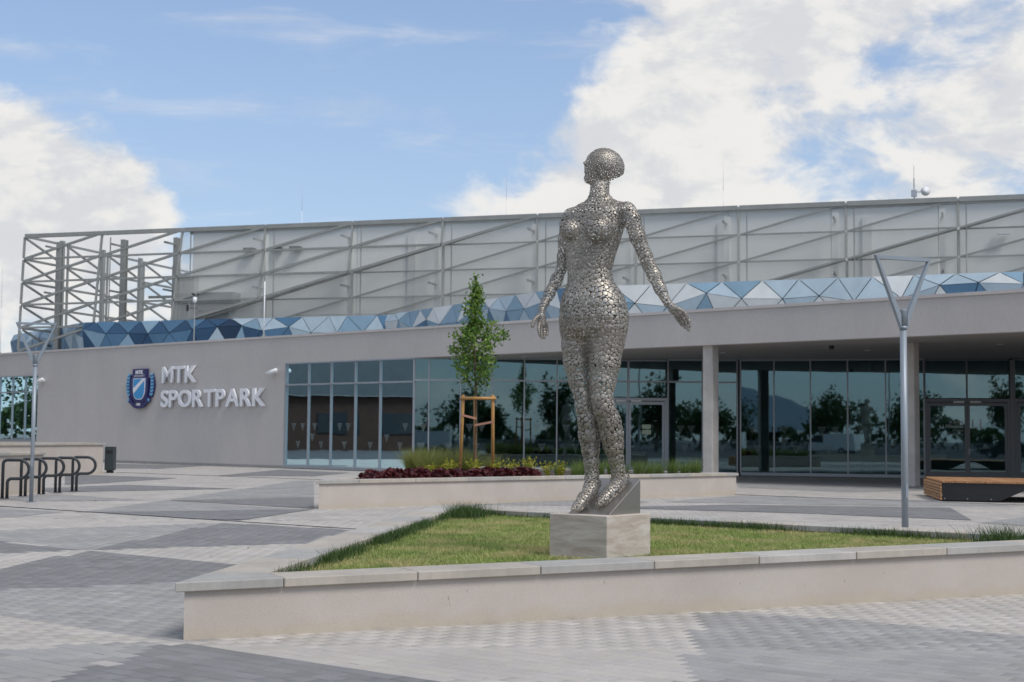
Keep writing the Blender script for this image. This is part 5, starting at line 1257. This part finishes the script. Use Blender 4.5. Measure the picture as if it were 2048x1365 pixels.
# arena with a curved lattice roof, railings, parked vehicles, masts
ar = empty('arena_hall', (-64, -62, 0), 'blue hall with curved lattice roof mirrored in the glazing', 'building')
n_ = 24; pts_ = [(-102+64*i/n_, 2.5+9.5*math.sin(math.pi*i/n_)**.7) for i in range(n_+1)]
m_ = MB(); m_.add([(x, -58, z_) for x, z_ in pts_]+[(x, -95, z_) for x, z_ in pts_]+[(-102, -58, 0), (-38, -58, 0)], [(i, n_+1+i, n_+2+i, i+1) for i in range(n_)]+[tuple([2*n_+2]+list(range(n_+1))+[2*n_+3])])
m_.build('shell', mat('arena_blue', (.05, .10, .15), .5), ar)
for i in range(0, n_, 1):
    (x0, z0), (x1, z1) = pts_[i], pts_[i+1]; MB().bar((x0, -57.8, z0), (x1, -57.8, z1), .5, .35).build('rim_beam', 'hall', ar)
for k in range(4):
    x0 = -94+k*14
    for j in range(7): MB().bar((x0+j*.9, -57.7, .5), (x0+3+j*.9, -57.7, 7.4), .10, .10).build('lattice_bar', 'hall', ar); MB().bar((x0+3+j*.9, -57.6, .5), (x0+j*.9, -57.6, 7.4), .10, .10).build('lattice_bar', 'hall', ar)
hb = empty('brick_hall', (-95, 62, 0), 'brown low hall with darkened vault roof mirrored in the left panes', 'building')
MB().box(-110, -84, 44, 80, 0, 5.2).build('wall', mat('brown_brick', (.05, .026, .018), .9, var=.15), hb)  # wall and roof coloured darker to dim what the left panes mirror
m_ = MB(); vs = []
for i in range(13): a = math.pi*i/12; vs += [(-84+.5, 62-19*math.cos(a), 5.2+4.2*math.sin(a)), (-111, 62-19*math.cos(a), 5.2+4.2*math.sin(a))]
m_.add(vs, [(2*i, 2*i+2, 2*i+3, 2*i+1) for i in range(12)]+[tuple(range(0, 26, 2))]); m_.build('roof', mat('vault_roof', (.09, .105, .115), .6), hb)
for k in range(5): MB().box(-84.0, -83.9, 47+k*6.5, 50.5+k*6.5, 1.6, 3.6).build('window', 'pane_car', hb)
fn = empty('metal_railing', (0, -24, 0), 'pale metal railing along the road mirrored in the glass', 'fence')
for z_ in (.25, 1.15): MB().bar((-50, -24, z_), (40, -24, z_), .05).build('rail', 'alu', fn)
m_ = MB()
for k in range(900): m_.bar((-50+k*.1, -24, .25), (-50+k*.1, -24, 1.15), .018)
m_.build('baluster_row', 'alu', fn, kind='stuff')
def car(x, y, van, colr, lab):
    r = empty('parked_van' if van else 'parked_car', (x, y, 0), lab, 'van' if van else 'car'); Lc = 5.2 if van else 4.3
    pr = [(0, .35), (0, .95), (.9, 1.15), (1.7, 1.95), (5.1, 2.0), (5.2, .4)] if van else [(0, .35), (.02, .75), (1.1, .92), (1.9, 1.42), (3.3, 1.44), (4.1, .98), (4.3, .9), (4.3, .38)]
    def ext(P, y0, y1, name, m):
        k = len(P); b_ = MB(); b_.add([(x+a-Lc/2, y+y0, z_) for a, z_ in P]+[(x+a-Lc/2, y+y1, z_) for a, z_ in P], [tuple(range(k)), tuple(range(2*k-1, k-1, -1))]+[(i, k+i, k+(i+1) % k, (i+1) % k) for i in range(k)]); return b_.build(name, m, r)
    ext(pr, -.88, .88, 'body', colr)
    gp = [(1.0, 1.18), (1.7, 1.85), (2.6, 1.85), (2.6, 1.18)] if van else [(1.25, .95), (1.95, 1.36), (3.2, 1.37), (3.85, .98)]
    for s in (-.89, .885): ext(gp, s, s+.006, 'side_window', 'pane_car')
    for wx in (.85, Lc-.9):
        for s in (-.9, .72): 
            wh = MB().tube([(x+wx-Lc/2, y+s, .33), (x+wx-Lc/2, y+s+.18, .33)], .33, 18).build('wheel', 'black', r); MB().tube([(x+wx-Lc/2, y+s-.006, .33), (x+wx-Lc/2, y+s+.186, .33)], .2, 14).build('rim', 'alu', wh)
    for s in (-.6, .6): MB().box(x-Lc/2-.012, x-Lc/2, y+s-.16, y+s+.16, .68, .82).build('headlight', 'white', r)
car(2.5, -21, False, 'black', 'dark car mirrored in the glass between columns')
car(-13.5, -21, True, 'white', 'white van mirrored behind the right lamp post'); car(-25, -21, True, 'white', 'white van mirrored in the right door')
for x, y, lab in ((7, -28, 'tall thin lighting mast mirrored right of the column'), (-9.5, -28, 'tall thin lighting mast mirrored left of the right lamp'), (-27, -28, 'tall thin lighting mast mirrored in the right door pane')):
    r = empty('lighting_mast', (x, y, 0), lab, 'mast', 'masts mirrored in the glass'); MB().tube([(x, y, 0), (x, y, 11)], [.11, .06], 10).build('mast', 'steel_grey', r)
    MB().bar((x, y, 10.6), (x+2.2, y, 10.9), .08).build('arm', 'steel_grey', r); MB().box(x+1.7, x+2.4, y-.12, y+.12, 10.85, 10.98).build('lantern', 'steel_grey', r)
for o in bpy.data.objects:
    if o.type == 'MESH' and o.data and o.parent is None and 'kind' not in o and 'label' not in o: print('UNTAGGED', o.name)
